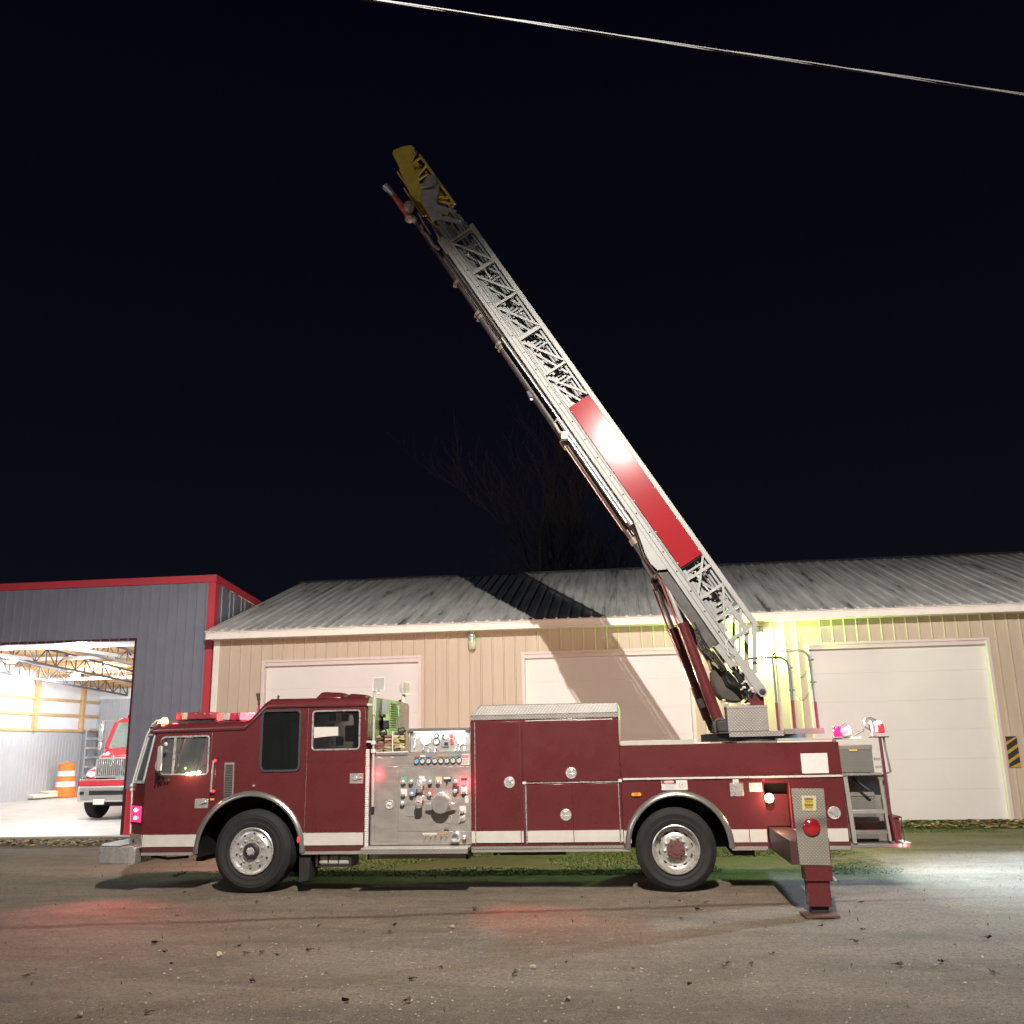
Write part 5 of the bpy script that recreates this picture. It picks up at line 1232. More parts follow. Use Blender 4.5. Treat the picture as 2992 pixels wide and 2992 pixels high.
def flood(cx, cy, cz, w, h, yaw):
    # square flood lamp head: housing, frame, reflector and bulb; faces local -y then turned by yaw
    o = []
    fr_out = rrect(-w/2, w/2, -h/2, h/2, .008, 2); fr_in = inset(fr_out, .010)
    def turn(mb):
        c, s = math.cos(yaw), math.sin(yaw); mb.v = [(cx+x*c-y*s, cy+x*s+y*c, cz+z) for x, y, z in mb.v]; return mb
    mb = MB(); mb.plate(fr_out, [fr_in], -.012, .004); hd = add(turn(mb), 'flood_lamp', WHITEP, T)
    A = [(x, .004, z) for x, z in fr_out]; B = [(x*.55, .09, z*.55) for x, z in fr_out]
    mb = MB(); n = len(A); mb.add(A+B, [(i, (i+1) % n, n+(i+1) % n, n+i) for i in range(n)]+[tuple(range(n, 2*n))]); add(turn(mb), 'lamp_housing', WHITEP, hd)
    A = [(x, -.004, z) for x, z in fr_in]; B = [(x*.45, .075, z*.45) for x, z in fr_in]
    mb = MB(); mb.add(A+B, [(i, (i+1) % n, n+(i+1) % n, n+i) for i in range(n)]+[tuple(range(n, 2*n))]); add(turn(mb), 'reflector', mat('reflector_silver', (.75, .76, .76), .3, .85), hd)
    mb = MB(); mb.sphere((0, .03, -.01), .022, 8, sc=(1.6, 1, .8)); add(turn(mb), 'bulb', DARK, hd)
    mb = MB(); mb.bar((-.0, .04, -h/2-.001), (0, .03, -h/2-.05), .05, .03); add(turn(mb), 'lamp_yoke', STEELD, hd)
a = z2(160, 70, -.045); b_ = z2(158, 165, -.045)
flood(1.745, -.06, (a[1]+b_[1])/2, .165, .175, .25)
a = z2(345, 102, y2_); b_ = z2(345, 190, y2_); flood(a[0]+.02, y2_, (a[1]+b_[1])/2, .19, .19, 1.15)
# ------------------------------------------------------------------ compartment body
add(MB().box(3.002, 4.976, 0, YF, .575, 2.176), 'compartment_body', RED, T, .006)
add(MB().box(3.0, 4.978, -.012, YF+.01, 2.178, 2.234), 'cover_band', TREAD, T, .004)
add(MB().loft([(3.0, -.006, 2.235), (4.978, -.006, 2.235), (4.978, 1.0, 2.235), (3.0, 1.0, 2.235)], [(3.125, .05, 2.378), (4.978, .05, 2.372), (4.978, .94, 2.372), (3.125, .94, 2.378)]), 'hatch_cover', TREAD, T, .01)
add(MB().loft([(3.0, 1.44, 2.235), (4.978, 1.44, 2.235), (4.978, 2.44, 2.235), (3.0, 2.44, 2.235)], [(3.125, 1.5, 2.378), (4.978, 1.5, 2.372), (4.978, 2.39, 2.372), (3.125, 2.39, 2.378)]), 'hatch_cover', TREAD, T, .01)
d1 = add(MB().box(3.062, 3.690, -.014, -.001, .612, 2.150), 'compartment_door', RED, T, .004)
d2 = add(MB().box(3.700, 4.968, -.014, -.001, 1.372, 2.148), 'compartment_door', RED, T, .004)
d3 = add(MB().box(3.740, 4.338, -.014, -.001, .612, 1.340), 'compartment_door', RED, T, .004)
d4 = add(MB().box(4.346, 4.930, -.014, -.001, .612, 1.340), 'compartment_door', RED, T, .004)
add(MB().box(3.690, 3.730, -.006, -.001, .612, 1.340), 'door_post', REDDK, T)
def strip(x0, x1, z0, z1, m=ALU, y=-.0145, name='door_edge', th=.006): return add(MB().box(x0, x1, y-th, y, z0, z1), name, m, T, .001)
strip(3.053, 3.061, .60, 2.155, y=-.002); strip(3.66, 3.668, .9, 2.14, REDDK, -.0145, th=.003)
strip(3.74, 4.90, 2.150, 2.160, WHITEP, y=-.002); strip(3.722, 3.736, .60, 1.345, y=-.002); strip(4.936, 4.946, .60, 1.345, y=-.002)
strip(3.70, 4.975, 1.350, 1.364, y=-.012); strip(3.690, 3.735, 1.344, 1.376, WHITEP, y=-.019); strip(4.945, 4.985, 1.352, 1.39, WHITEP, y=-.019)
def paddle(x, z, par, r=.075):
    o = add(MB().lathe([(r, -.001), (r*.97, -.012), (r*.86, -.014), (r*.74, -.003), (r*.5, .002), (.001, .003)], (x, -.015, z), 'y', 28), 'door_latch', CHROME, par)
    mb = MB(); mb.prism([(x+r*.80*math.cos(R(t)), z-r*.05+r*.80*math.sin(R(t))*.9) for t in range(180, 361, 15)], -.028, -.016); add(mb, 'latch_paddle', CHROME, o, .003)
    add(MB().sphere((x, -.018, z+r*.35), r*.42, 12, sc=(1, .3, .8)), 'latch_dome', CHROME, o)
paddle(3.516, 1.369, d1); paddle(4.333, 1.476, d2); paddle(4.246, .954, d3)
for x0, x1 in ((3.004, 3.051), (3.066, 3.652), (3.662, 3.688), (3.741, 4.337), (4.347, 4.929), (4.948, 4.974)):
    stripe(x0, x1, .617 if x0 > 3.06 else .615, .762, -.0145 if (x1-x0) > .1 or 3.66 < x0 < 3.7 else -.0005)
add(MB().box(3.0, 4.975, -.012, -.0005, .535, .573), 'skirt_trim', TREAD, T, .003)
add(MB().box(3.0, 5.05, -.004, .02, .50, .534), 'lower_skirt', SK, T)
add(MB().box(2.999, 3.0015, -.012, .1, .6, 2.17), 'panel_joint', ALU, T)
# ------------------------------------------------------------------ rear body
DZ_ = 1.822
out = [(4.979, .53), (4.979, DZ_), (7.762, DZ_-.018), (7.784, .57), (7.784, .565)]
arch_ = arch_pts(RC, RR_, .53)
out = [(4.979, .535), (4.979, DZ_), (7.758, DZ_-.018), (7.784, .575), (7.784, .535)]+arch_[:1]+arch_[1:]
bay = [(6.782, 1.312), (7.094, 1.308), (7.094, .60), (6.79, .60)]
add(MB().plate(out, [bay], 0, .03), 'body_side', RED, T)
add(MB().plate([(p[0], p[1]) for p in out], [], YF-.03, YF), 'body_side', RED, T)
add(MB().box(4.985, 7.75, .031, YF-.031, 1.70, 1.80), 'deck', STEELD, T)
add(MB().box(4.985, 6.77, .45, YF-.45, .95, 1.69), 'body_core', BLACK, T); add(MB().box(7.10, 7.75, .04, YF-.04, .56, 1.69), 'body_core', BLACK, T)
add(MB().box(6.775, 6.786, .031, .9, .55, 1.33), 'bay_wall', REDDK, T); add(MB().box(7.09, 7.098, .031, .9, .55, 1.33), 'bay_wall', REDDK, T); add(MB().box(6.77, 7.1, .9, .93, .55, 1.33), 'bay_wall', REDDK, T); add(MB().box(6.77, 7.1, .031, .9, 1.322, 1.334), 'bay_wall', REDDK, T)
add(MB().box(6.792, 7.085, .10, .12, .78, 1.17), 'bay_flap', RED, T, .004); add(MB().box(6.79, 7.088, .30, .32, 1.10, 1.31), 'bay_back', BLACK, T)
add(MB().box(4.99, 5.95, -.006, .02, DZ_-.012, DZ_+.050), 'deck_edge', mat('pale_edge', (.36, .34, .28), .5, .2, var=.1, vs=5), T, .003)
add(MB().box(6.5, 7.75, .06, YF-.06, 1.801, 1.832), 'rear_deck_plate', TREADD, T, .004)
add(MB().box(7.05, 8.12, .30, YF-.30, 1.833, 1.862), 'rear_deck_cover', mat('deck_cover', (.28, .29, .20), .6, .1, var=.15, vs=5), T, .004)
for x0, x1, z in ((5.93, 6.15, DZ_-.002), (7.0, 7.68, DZ_-.008)): add(MB().box(x0, x1, -.004, .03, z-.004, z+.016), 'deck_strip', WHITEP, T)
rl = add(MB().box(5.0, 7.765, -.022, -.001, 1.374, 1.400), 'rub_rail', WHITE, T, .003)
for x in (5.3, 5.75, 6.2, 6.6, 7.1): add(MB().box(x-.002, x+.002, -.0235, -.0222, 1.375, 1.399), 'rail_joint', REDDK, rl)
sg = add(MB().box(5.494, 5.826, -.006, -.001, 1.241, 1.368), 'danger_sign', WHITEP, T, .002)
add(MB().box(5.500, 5.682, -.0085, -.0062, 1.322, 1.366), 'sign_header', TBLK, sg)
mb = MB(); mb.prism([(5.591+.066*math.copysign(abs(math.cos(t))**.6, math.cos(t)), 1.344+.0175*math.copysign(abs(math.sin(t))**.8, math.sin(t))) for t in [2*math.pi*i/28 for i in range(28)]], -.0105, -.0087); add(mb, 'sign_oval', mat('sign_pink', (.70, .25, .22), .5), sg)
text('DANGER', .024, 5.591, 1.344, -.012, WHITEP, sg)
mb = MB(); mb.box(5.507, 5.675, -.0078, -.0062, 1.307, 1.313); mb.box(5.53, 5.65, -.0078, -.0062, 1.290, 1.294)
for i in range(3): mb.box(5.515+.01*i, 5.668-.012*i, -.0075, -.0062, 1.274-i*.011, 1.2775-i*.011)
add(mb, 'sign_text', mat('sign_grey_print', (.28, .26, .26), .6), sg)
mb = MB(); c = (5.757, 1.303); mb.plate(arc(c[0], c[1], .040, 0, 345, 30), [arc(c[0], c[1], .035, 0, 345, 30)], -.0078, -.0062); add(mb, 'sign_ring', mat('sign_ring_brown', (.35, .13, .08), .5), sg)
add(MB().prism([(c[0]+.004, c[1]+.028), (c[0]-.011, c[1]-.002), (c[0]-.001, c[1]-.002), (c[0]-.006, c[1]-.026), (c[0]+.010, c[1]+.006), (c[0]+.001, c[1]+.006)], -.0078, -.0062), 'sign_bolt', TBLK, sg)
add(MB().prism(rrect(5.094, 5.238, 1.166, 1.222, .026), -.014, -.001), 'marker_base', BLACK, T); mk = add(MB().prism(rrect(5.102, 5.230, 1.172, 1.216, .021), -.026, -.0145), 'side_marker', AMBER, T, .006)
add(MB().box(5.14, 5.19, -.028, -.0262, 1.174, 1.214), 'marker_bar', mat('amber_dark', (.45, .16, .01), .3), mk)
hp = plateS(6.358, 6.525, 1.155, 1.320, ALU, 'fuel_hatch', -.001, .008); add(MB().lathe([(.016, -.008), (.016, -.02), (.001, -.022)], (6.43, -.001, 1.285), 'y', 12), 'hatch_lock', CHROME, hp); plateS(6.40, 6.475, 1.324, 1.362, PAPER, 'paper_label', -.001, .003)
lb = plateS(6.601, 6.762, 1.207, 1.316, PAPER, 'info_label', -.001, .004)
mb = MB()
for i in range(5): mb.box(6.612, 6.69-.01*(i % 2), -.0065, -.0052, 1.298-i*.018, 1.303-i*.018)
mb.bar((6.71, -.006, 1.225), (6.735, -.006, 1.30), .0015, .008); mb.bar((6.735, -.006, 1.30), (6.75, -.006, 1.235), .0015, .008); add(mb, 'label_print', TSIL, lb)
wb = plateS(7.274, 7.606, 1.420, 1.668, WHITEP, 'blank_white_panel', -.001, .010); 
for (x, z) in ((7.28, 1.6), (7.28, 1.5)): pass
q = (6.787, 1.347); add(MB().sphere((q[0], -.01, q[1]), .013, 8), 'red_indicator', emis('red_dot_glow', (1, .02, .15), 3), T)
wl_ = add(MB().lathe([(.058, .012), (.062, -.02), (.055, -.035), (.03, -.05), (.001, -.054)], (6.836, -.002, 1.128), 'y', 22), 'outrigger_work_lamp', emis('work_lamp_glow', (1, .74, .44), 2.6), T)
light('work_lamp_light', 'POINT', (6.85, -.12, 1.13), 12, (1, .55, .30), T, .05)
x, z = 7.621, .94
o = add(MB().lathe([(.080, -.001), (.078, -.014), (.07, -.016), (.062, -.006), (.001, -.012)], (x, -.001, z), 'y', 28), 'tie_down_ring', CHROME, T); add(MB().bar((x-.05, -.018, z+.03), (x+.04, -.02, z-.035), .01, .03), 'ring_bar', CHROME, o)
# stripe with dents and red lower band
for x0, x1 in ((4.984, 5.075), (6.318, 6.555), (6.565, 6.776), (7.10, 7.766)): stripe(x0, x1, .598, .752, -.0005)
for x0, x1 in ((6.318, 6.776), (7.10, 7.778)): add(MB().box(x0, x1, -.0040, -.0006, .548, .594), 'lower_band', REDDK, T)
add(MB().box(6.33, 6.775, -.012, .02, .500, .546), 'skirt_trim', TREAD, T, .003); add(MB().box(7.10, 7.78, -.008, .02, .500, .546), 'skirt_trim', SK, T, .003); add(MB().box(4.98, 5.06, -.008, .02, .50, .533), 'skirt_trim', SK, T)
add(MB().box(7.093, 7.10, -.012, .0, .60, 1.31), 'bay_edge', mat('bay_edge_red', (.40, .06, .05), .4), T)
add(MB().tube((7.15, .25, .46), (7.42, .25, .46), .035).box(7.3, 7.34, .2, .3, .44, .52), 'exhaust_pipe', STEELD, T)
# rear corner: equipment box, step, folding access ladder, tailboard
eb = add(MB().box(7.768, 8.187, .10, .75, 1.418, 1.755), 'rear_box', TREADD, T, .006); add(MB().box(7.765, 8.192, .095, .76, 1.705, 1.760), 'box_lid', STEELD, eb, .004); add(MB().box(7.90, 8.0, .088, .0945, 1.688, 1.704), 'box_tag', mat('tag_yellow', (.6, .42, .1), .5), eb)
add(MB().box(7.765, 8.255, .0, .8, 1.385, 1.412), 'rear_step', TREAD, T, .004)
add(MB().box(7.785, 8.20, .30, .33, .60, 1.384), 'access_recess', TREADD, T); add(MB().box(7.81, 8.2, .29, .2995, 1.12, 1.38), 'access_panel', STEELD, T)
al = add(MB().bar((7.800, .02, 1.375), (7.836, .0, .575), .045, .05), 'access_ladder', SK, T)
add(MB().bar((8.225, .02, 1.32), (8.262, .0, .60), .045, .03), 'ladder_rail', SK, al)
for z, y_ in ((.945, .0), (.70, .0)): add(MB().box(7.845, 8.25, y_, .14, z-.02, z+.022), 'ladder_step', SK if z > .9 else STEELD, al, .003)
add(MB().box(7.84, 8.2, .16, .28, .80, .87), 'step_board', STEELD, al)
add(MB().pipe([(7.92, .15, 1.36), (8.0, .14, 1.28), (8.10, .14, 1.19)], [.012, .015, .022], 8), 'hand_lamp', BLACK, T)
tbd = add(MB().box(7.786, 8.50, .0, YF, .520, .566), 'tailboard', STEELD, T, .005)
add(MB().box(8.42, 8.515, .02, YF-.02, .567, .575), 'tailboard_tread', WHITEP, tbd)
for x in (8.375, 8.43): 
    tl = add(MB().sphere((x, -.004, .545), .024, 10, sc=(1, .6, .9)), 'tail_lamp', emis('tail_glow', (1, .12, .12), 7), T)
light('tail_lamp_light', 'POINT', (8.42, -.10, .52), 2.5, (1, .06, .08), T, .03)
add(MB().box(7.80, 8.40, .34, YF-.1, .57, 1.38), 'rear_bulkhead', STEELD, T)
rr = add(MB().pipe([(8.290, .06, 1.86), (8.300, .06, 1.40), (8.312, .06, .95), (8.335, .06, .76), (8.36, .06, .57)], .020, 8), 'rear_grab_rail', mat('rail_dark_red', (.10, .02, .025), .4), T)
add(MB().pipe([(8.345, .10, 1.86), (8.355, .10, 1.70), (8.385, .10, 1.42), (8.32, .08, 1.40)], .014, 8), 'rear_grab_bar', STEELD, T); add(MB().pipe([(8.24, .05, 1.32), (8.255, .05, .95), (8.27, .05, .74)], .020, 8), 'rear_grab_bar', CHROME, T)
add(MB().box(8.19, 8.285, .05, .09, 1.565, 1.60).box(8.2, 8.28, .05, .08, 1.47, 1.5), 'rail_bracket', CHROME, T)
add(MB().box(8.34, 8.43, .10, .5, .60, .86).box(8.34, 8.45, .08, .52, .861, .885), 'tail_box', REDDK, T, .01)
add(MB().pipe([(8.45, .1, .88), (8.455, .1, .70), (8.46, .1, .575)], .006, 6), 'tail_strut', BLACK, T)
# lamps on the rear deck
bl = add(MB().box(7.77, 7.86, .22, .34, 1.865, 2.0), 'rear_beacon', emis('beacon_pink_glow', (1, .035, .26), 1.1), T, .016); add(MB().box(7.76, 7.87, .21, .35, 1.853, 1.864), 'beacon_base', CHROME, bl)
sp = add(MB().lathe([(.03, -.10), (.07, -.07), (.085, .0), (.088, .03), (.08, .04)], (7.93, .30, 1.945), (Vector((0, 1, 0)), Vector((-.35, 0, .94)), Vector((.94, 0, .35))), 20), 'spot_lamp', CHROME, T)
add(MB().lathe([(.08, .038), (.05, .052), (.001, .056)], (7.93, .30, 1.945), (Vector((0, 1, 0)), Vector((-.35, 0, .94)), Vector((.94, 0, .35))), 20), 'lamp_lens', emis('spot_glow', (.92, .98, 1), 14), sp)
light('rear_spot_light', 'POINT', (8.01, .20, 1.95), 5, (.9, .96, 1), T, .05)
b2 = add(MB().box(8.21, 8.245, .05, .16, 1.86, 2.06), 'rear_lamp', CHROME, T, .02); add(MB().box(8.285, 8.37, .07, .22, 1.90, 2.02), 'red_beacon', emis('beacon_red_glow', (1, .04, .05), 1.6), b2, .02)
add(MB().box(8.27, 8.33, .06, .2, 2.021, 2.05), 'white_lamp', LWHITE, b2, .01); add(MB().pipe([(8.2, .05, 1.9), (8.17, .05, 1.95), (8.18, .05, 2.0)], .005, 5).box(8.20, 8.4, .04, .24, 1.845, 1.86), 'lamp_bracket', BLACK, b2)
light('rear_beacon_light', 'POINT', (7.80, .10, 2.05), 8, (1, .07, .30), T, .05)
light('rear_beacon_light', 'POINT', (8.05, 2.3, 2.15), 60, (1, .16, .30), T, .08)
# white flood on the far rear corner that washes the yard behind the tailboard
fl_ = add(MB().lathe([(.03, -.10), (.08, -.05), (.10, .03)], (8.62, 1.86, 2.05), (Vector((0, 1, 0)), Vector((.6, 0, .8)), Vector((.8, 0, -.6))), 18), 'rear_flood_lamp', CHROME, T)
add(MB().lathe([(.095, .025), (.001, .035)], (8.62, 1.86, 2.05), (Vector((0, 1, 0)), Vector((.6, 0, .8)), Vector((.8, 0, -.6))), 18), 'lamp_lens', LWHITE, fl_)
add(MB().pipe([(8.3, 1.86, 1.85), (8.5, 1.86, 1.95), (8.56, 1.86, 2.05)], .014), 'lamp_arm', STEELD, fl_)
light('rear_flood_light', 'SPOT', (8.70, 1.86, 2.02), 1500, (.60, .80, 1.0), T, .05, aim=(12.5, 1.2, 0), size=R(150), blend=.9)
wk = thing('work_light', 'unseen lamp on an added stand beyond the right edge of the photo', 'lamp', (16.4, 4.6, 0))
add(MB().tube((16.4, 4.6, 0), (16.4, 4.6, 3.1), .03), 'stand', STEELD, wk); add(MB().box(16.35, 16.55, 4.4, 4.8, 3.1, 3.4), 'lamp_head', BLACK, wk, .02)  # stand and head added for an unseen lamp inferred from the lit ground
light('work_light_beam', 'SPOT', (16.3, 4.55, 3.2), 12000, (.56, .74, 1.0), wk, .10, aim=(11.3, 1.4, 0), size=R(60), blend=1.0)
# unseen lamps added on the truck's far side to fill the building's shadows
for x, z, p, c in ((-.9, 2.3, 260, (1, .50, .46)), (1.2, 2.75, 320, (1, .66, .50)), (4.2, 2.7, 380, (1, .70, .50)), (7.2, 2.3, 260, (1, .60, .52))):
    fs_ = add(MB().box(x-.10, x+.10, YF+.012, YF+.06, z-.45, z-.37), 'far_side_fill_lamp', LRED, T, .01)
    light('far_side_fill_light', 'POINT', (x, YF+.25, z-.41), p, c, T, .06)
# ------------------------------------------------------------------ outrigger
OY = -1.72
def z3o(x, y): q = P(1780+x*.47619, 1900+y*.47619, OY); return q
a, b_, c, d = [z3o(*p) for p in ((1115, 848), (1315, 848), (1360, 1320), (1170, 1318))]
x0, x1 = 6.905, 7.255; zt, zb = a.z, c.z
og = add(MB().loft([(a.x, OY-.006, a.z), (b_.x, OY-.006, b_.z), (c.x, OY-.006, c.z), (d.x, OY-.006, d.z)], [(a.x, OY, a.z), (b_.x, OY, b_.z), (c.x, OY, c.z), (d.x, OY, d.z)]), 'outrigger_plate', treadplate('outrigger_tread', (.31, .285, .235), .036, rough=.45, metal=.35), T, .003)
def op(x, y, dy): q = P(1780+x*.47619, 1900+y*.47619, OY-dy); return (q.x, OY-dy, q.z)
pl = [op(1180, 893, .008), op(1268, 893, .008), op(1270, 985, .008), op(1185, 985, .008)]
add(MB().loft(pl, [(p[0], p[1]-.004, p[2]) for p in pl]), 'caution_plate', mat('pale_plate2', (.36, .33, .23), .5), og, .004)
for k_, (ya, yb) in enumerate(((905, 938), (942, 975))):
    pl = [op(1196, ya, .013), op(1252, ya, .013), op(1254, yb, .013), op(1198, yb, .013)]; add(MB().loft(pl, [(p[0], p[1]-.002, p[2]) for p in pl]), 'caution_label', SYEL, og)
    pl = [op(1197, ya, .0155), op(1251, ya, .0155), op(1252, ya+13, .0155), op(1198, ya+13, .0155)]; add(MB().loft(pl, [(p[0], p[1]-.0015, p[2]) for p in pl]), 'caution_heading', TBLK, og)
    q = op(1224, ya+6.5, .0155); text('WARNING', .020, q[0], q[2], q[1]-.0035, SYEL, og)
    mb = MB()
    for j in range(2):
        pl = [op(1203, ya+18+j*6, .0155), op(1248, ya+18+j*6, .0155), op(1248, ya+20.5+j*6, .0155), op(1203, ya+20.5+j*6, .0155)]; mb.loft(pl, [(p[0], p[1]-.001, p[2]) for p in pl])
    add(mb, 'caution_print', TBLK, og)
q = op(1240, 1085, .006); add(MB().lathe([(.094, .0), (.092, -.018), (.07, -.034), (.03, -.044), (.001, -.046)], (q[0], OY-.006, q[2]), 'y', 30), 'round_red_lamp', LREDD, og)
# boom out of the bay to the leg
B0 = [(6.80, .2, .60), (6.80, .2, .775), (7.08, .2, .775), (7.08, .2, .60)]
bm2 = MB(); bm2.box(6.80, 7.07, OY+.08, .85, .52, .770); add(bm2, 'outrigger_boom', mat('boom_dark', (.05, .018, .016), .5, .1, var=.35, vs=6), T, .006)
lx0, lx1 = 6.935, 7.20
lg = MB(); lg.box(lx0-.01, lx1+.01, OY+.004, OY+.26, .36, .80); lg.box(lx0+.01, lx1-.02, OY+.03, OY+.235, .10, .359); add(lg, 'outrigger_leg', RED, T, .006)
add(MB().box(lx0+.03, lx1-.05, OY+.07, OY+.2, .03, .0995).lathe([(.05, .0), (.05, .08)], (7.07, OY+.13, .02), 'z', 14), 'leg_foot', BLACK, T)
add(MB().tube((lx1+.01, OY+.06, .40), (lx1+.05, OY+.06, .36), .014), 'hydraulic_fitting', CHROME, T)
pad = tag(add(MB().box(-.18, .18, -.15, .15, 0, .022), 'outrigger_pad', mat('rusty_plate', (.075, .034, .024), .75, .1, var=.4, vs=9), None, .004), 'flat rusty steel pad on the gravel under the outrigger leg', 'pad')
pad.location = (7.05, OY+.08, .006); pad.rotation_euler = (R(1.5), R(-1.2), R(4))
# ------------------------------------------------------------------ turntable
tt = add(MB().lathe([(.72, 0), (.72, .10), (.66, .11)], (6.84, 1.22, 1.834), 'z', 40), 'turntable_ring', BLACK, T)
pf = add(MB().prismz([(6.33, .62), (6.45, .46), (7.165, .46), (7.165, 1.98), (6.45, 1.98), (6.33, 1.82)], 1.945, 1.957), 'turntable_deck', TREAD, T)
add(MB().box(6.445, 7.162, .448, .459, 1.893, 1.960), 'deck_skirt', TREAD, T, .003)
add(MB().box(7.168, 7.68, .46, 1.3, 1.955, 1.965), 'operator_platform', mat('platform_plate', (.28, .28, .24), .5, .3), T); add(MB().box(7.168, 7.685, .44, .459, 1.915, 1.985), 'platform_edge', STEELD, T, .003)
pb = add(MB().box(6.436, 6.972, .46, .80, 1.962, 2.295), 'control_pedestal', TREAD, T, .006)
add(MB().box(6.430, 6.978, .455, .805, 2.270, 2.300), 'pedestal_lid', SK, pb, .004)
for y_ in (.80, 1.60):
    add(MB().prism([(6.62, 1.96), (6.985, 1.96), (6.985, 2.50), (6.93, 2.52), (6.82, 2.40), (6.72, 2.30)], y_, y_+.05), 'turret_upright', RED, T, .006)
add(MB().box(6.30, 6.70, .60, 1.8, 1.958, 2.12), 'cylinder_mount', BLACK, T, .02)
for y_ in (.85, 1.60): add(MB().lathe([(.10, -.07), (.10, .07)], (6.37, y_, 2.06), 'y', 18).box(6.28, 6.46, y_-.09, y_-.06, 1.96, 2.1), 'cylinder_eye', DARK, T)
# dark hydraulic swivel cover with olive cap between the ladder feet
def za_(x, y, yy=1.25): q = P(2040+x*.15, 1880+y*.15, yy); return (q.x, q.z)
cv = [za_(*p) for p in ((245, 545), (330, 530), (440, 520), (575, 548), (760, 780), (960, 900), (960, 1000), (800, 1150), (600, 1140), (440, 1090), (330, 960), (262, 740))]
add(MB().loft([(x, 1.05, z) for x, z in cv], [(x, 1.55, z) for x, z in cv]), 'swivel_cover', mat('dark_canvas', (.05, .042, .032), .85, 0, var=.4, vs=5, bump=.6, bs=7), T, .02)
cv = [za_(*p) for p in ((175, 350), (290, 268), (380, 330), (440, 400), (440, 470), (395, 520), (300, 535), (225, 520), (215, 420))]
add(MB().loft([(x, 1.12, z) for x, z in cv], [(x, 1.40, z) for x, z in cv]), 'valve_cap', mat('olive_cap', (.20, .19, .075), .6, 0, var=.3, vs=9), T, .03)
mb = MB(); rnd = random.Random(31)
for i in range(9):
    a = za_(rnd.uniform(640, 800), rnd.uniform(400, 620), .95); b_ = za_(rnd.uniform(900, 1080), rnd.uniform(900, 1180), .95); c_ = za_(rnd.uniform(780, 980), rnd.uniform(700, 900), .95); y_ = rnd.uniform(.82, 1.1)
    pts = []
    for k in range(9):
        t = k/8; pts.append(((1-t)**2*a[0]+2*t*(1-t)*c_[0]+t*t*b_[0], y_, (1-t)**2*a[1]+2*t*(1-t)*c_[1]+t*t*b_[1]))
    mb.pipe(pts, rnd.uniform(.010, .018), 6)
add(mb, 'hydraulic_hose', BLACK, T)
for (x, y) in ((500, 1110), (560, 1175), (910, 1190), (975, 1180), (1045, 880), (915, 745), (895, 860)):
    q = za_(x, y, .72); add(MB().sphere((q[0], .72, q[1]), .03, 8, sc=(1, .8, .7)).tube((q[0], .72, q[1]), (q[0]-.05, .74, q[1]-.03), .012), 'hydraulic_fitting', mat('pale_fitting', (.50, .47, .36), .4, .4), T)
# handrails and chains on the operator platform
rail = mat('rail_grey', (.22, .23, .22), .4, .6)
def handrail(pts, split, name='handrail'):
    o = add(MB().pipe(pts, .017, 8), name, rail, T); return o
r1 = [(7.108, .50, 1.96), (7.104, .50, 2.6), (7.103, .50, 2.90), (7.112, .50, 2.975), (7.14, .50, 3.012), (7.19, .50, 3.025), (7.48, .50, 3.020), (7.54, .50, 3.0), (7.59, .50, 2.93), (7.60, .50, 2.8), (7.620, .50, 1.96)]
h1 = handrail(r1, 0); sleeve = mat('red_sleeve', (.16, .025, .025), .5)
for p, q in (((7.108, .50, 1.97), (7.106, .50, 2.33)), ((7.620, .50, 1.97), (7.614, .50, 2.33))): add(MB().tube(p, q, .022), 'post_sleeve', sleeve, h1)
r2 = [(7.340, .62, 1.96), (7.338, .62, 2.70), (7.33, .62, 2.82), (7.30, .62, 2.90), (7.25, .62, 2.935), (7.18, .62, 2.945), (6.80, .62, 2.945)]
h2 = handrail(r2, 0); add(MB().tube((7.34, .62, 1.97), (7.339, .62, 2.36), .022), 'post_sleeve', sleeve, h2)
for z in (2.80, 2.50):
    for x, y_, hh in ((7.338, .62, h2), (7.606, .50, h1)):
        zz_ = z+(.09 if hh is h1 else 0); add(MB().lathe([(.026, -.014), (.030, 0), (.026, .014)], (x, y_, zz_), 'z', 10).box(x-.045, x+.045, y_-.008, y_+.008, zz_-.01, zz_+.01), 'chain_clamp', STEELD, hh)
CH = mat('chain_steel', (.35, .35, .33), .35, .8)
for za0, zb0 in ((2.76, 2.86), (2.46, 2.57)):
    ch = None; n = 15
    for i in range(n):
        t = (i+.5)/n; x = 7.36+.235*t; y_ = .61-.10*t; z = za0+(zb0-za0)*t-.15*4*t*(1-t)
        dz = (zb0-za0)-.15*4*(1-2*t); d = Vector((.235, -.1, dz)).normalized()
        up = Vector((0, 1, 0)) if i % 2 else Vector((0, 0, 1)); s_ = d.cross(up).normalized()
        pts = [Vector((x, y_, z))+d*.017*math.cos(u)+s_*.009*math.sin(u) for u in [2*math.pi*k/8 for k in range(9)]]
        add(MB().pipe(pts, .0035, 5), 'chain_link', CH, h1)
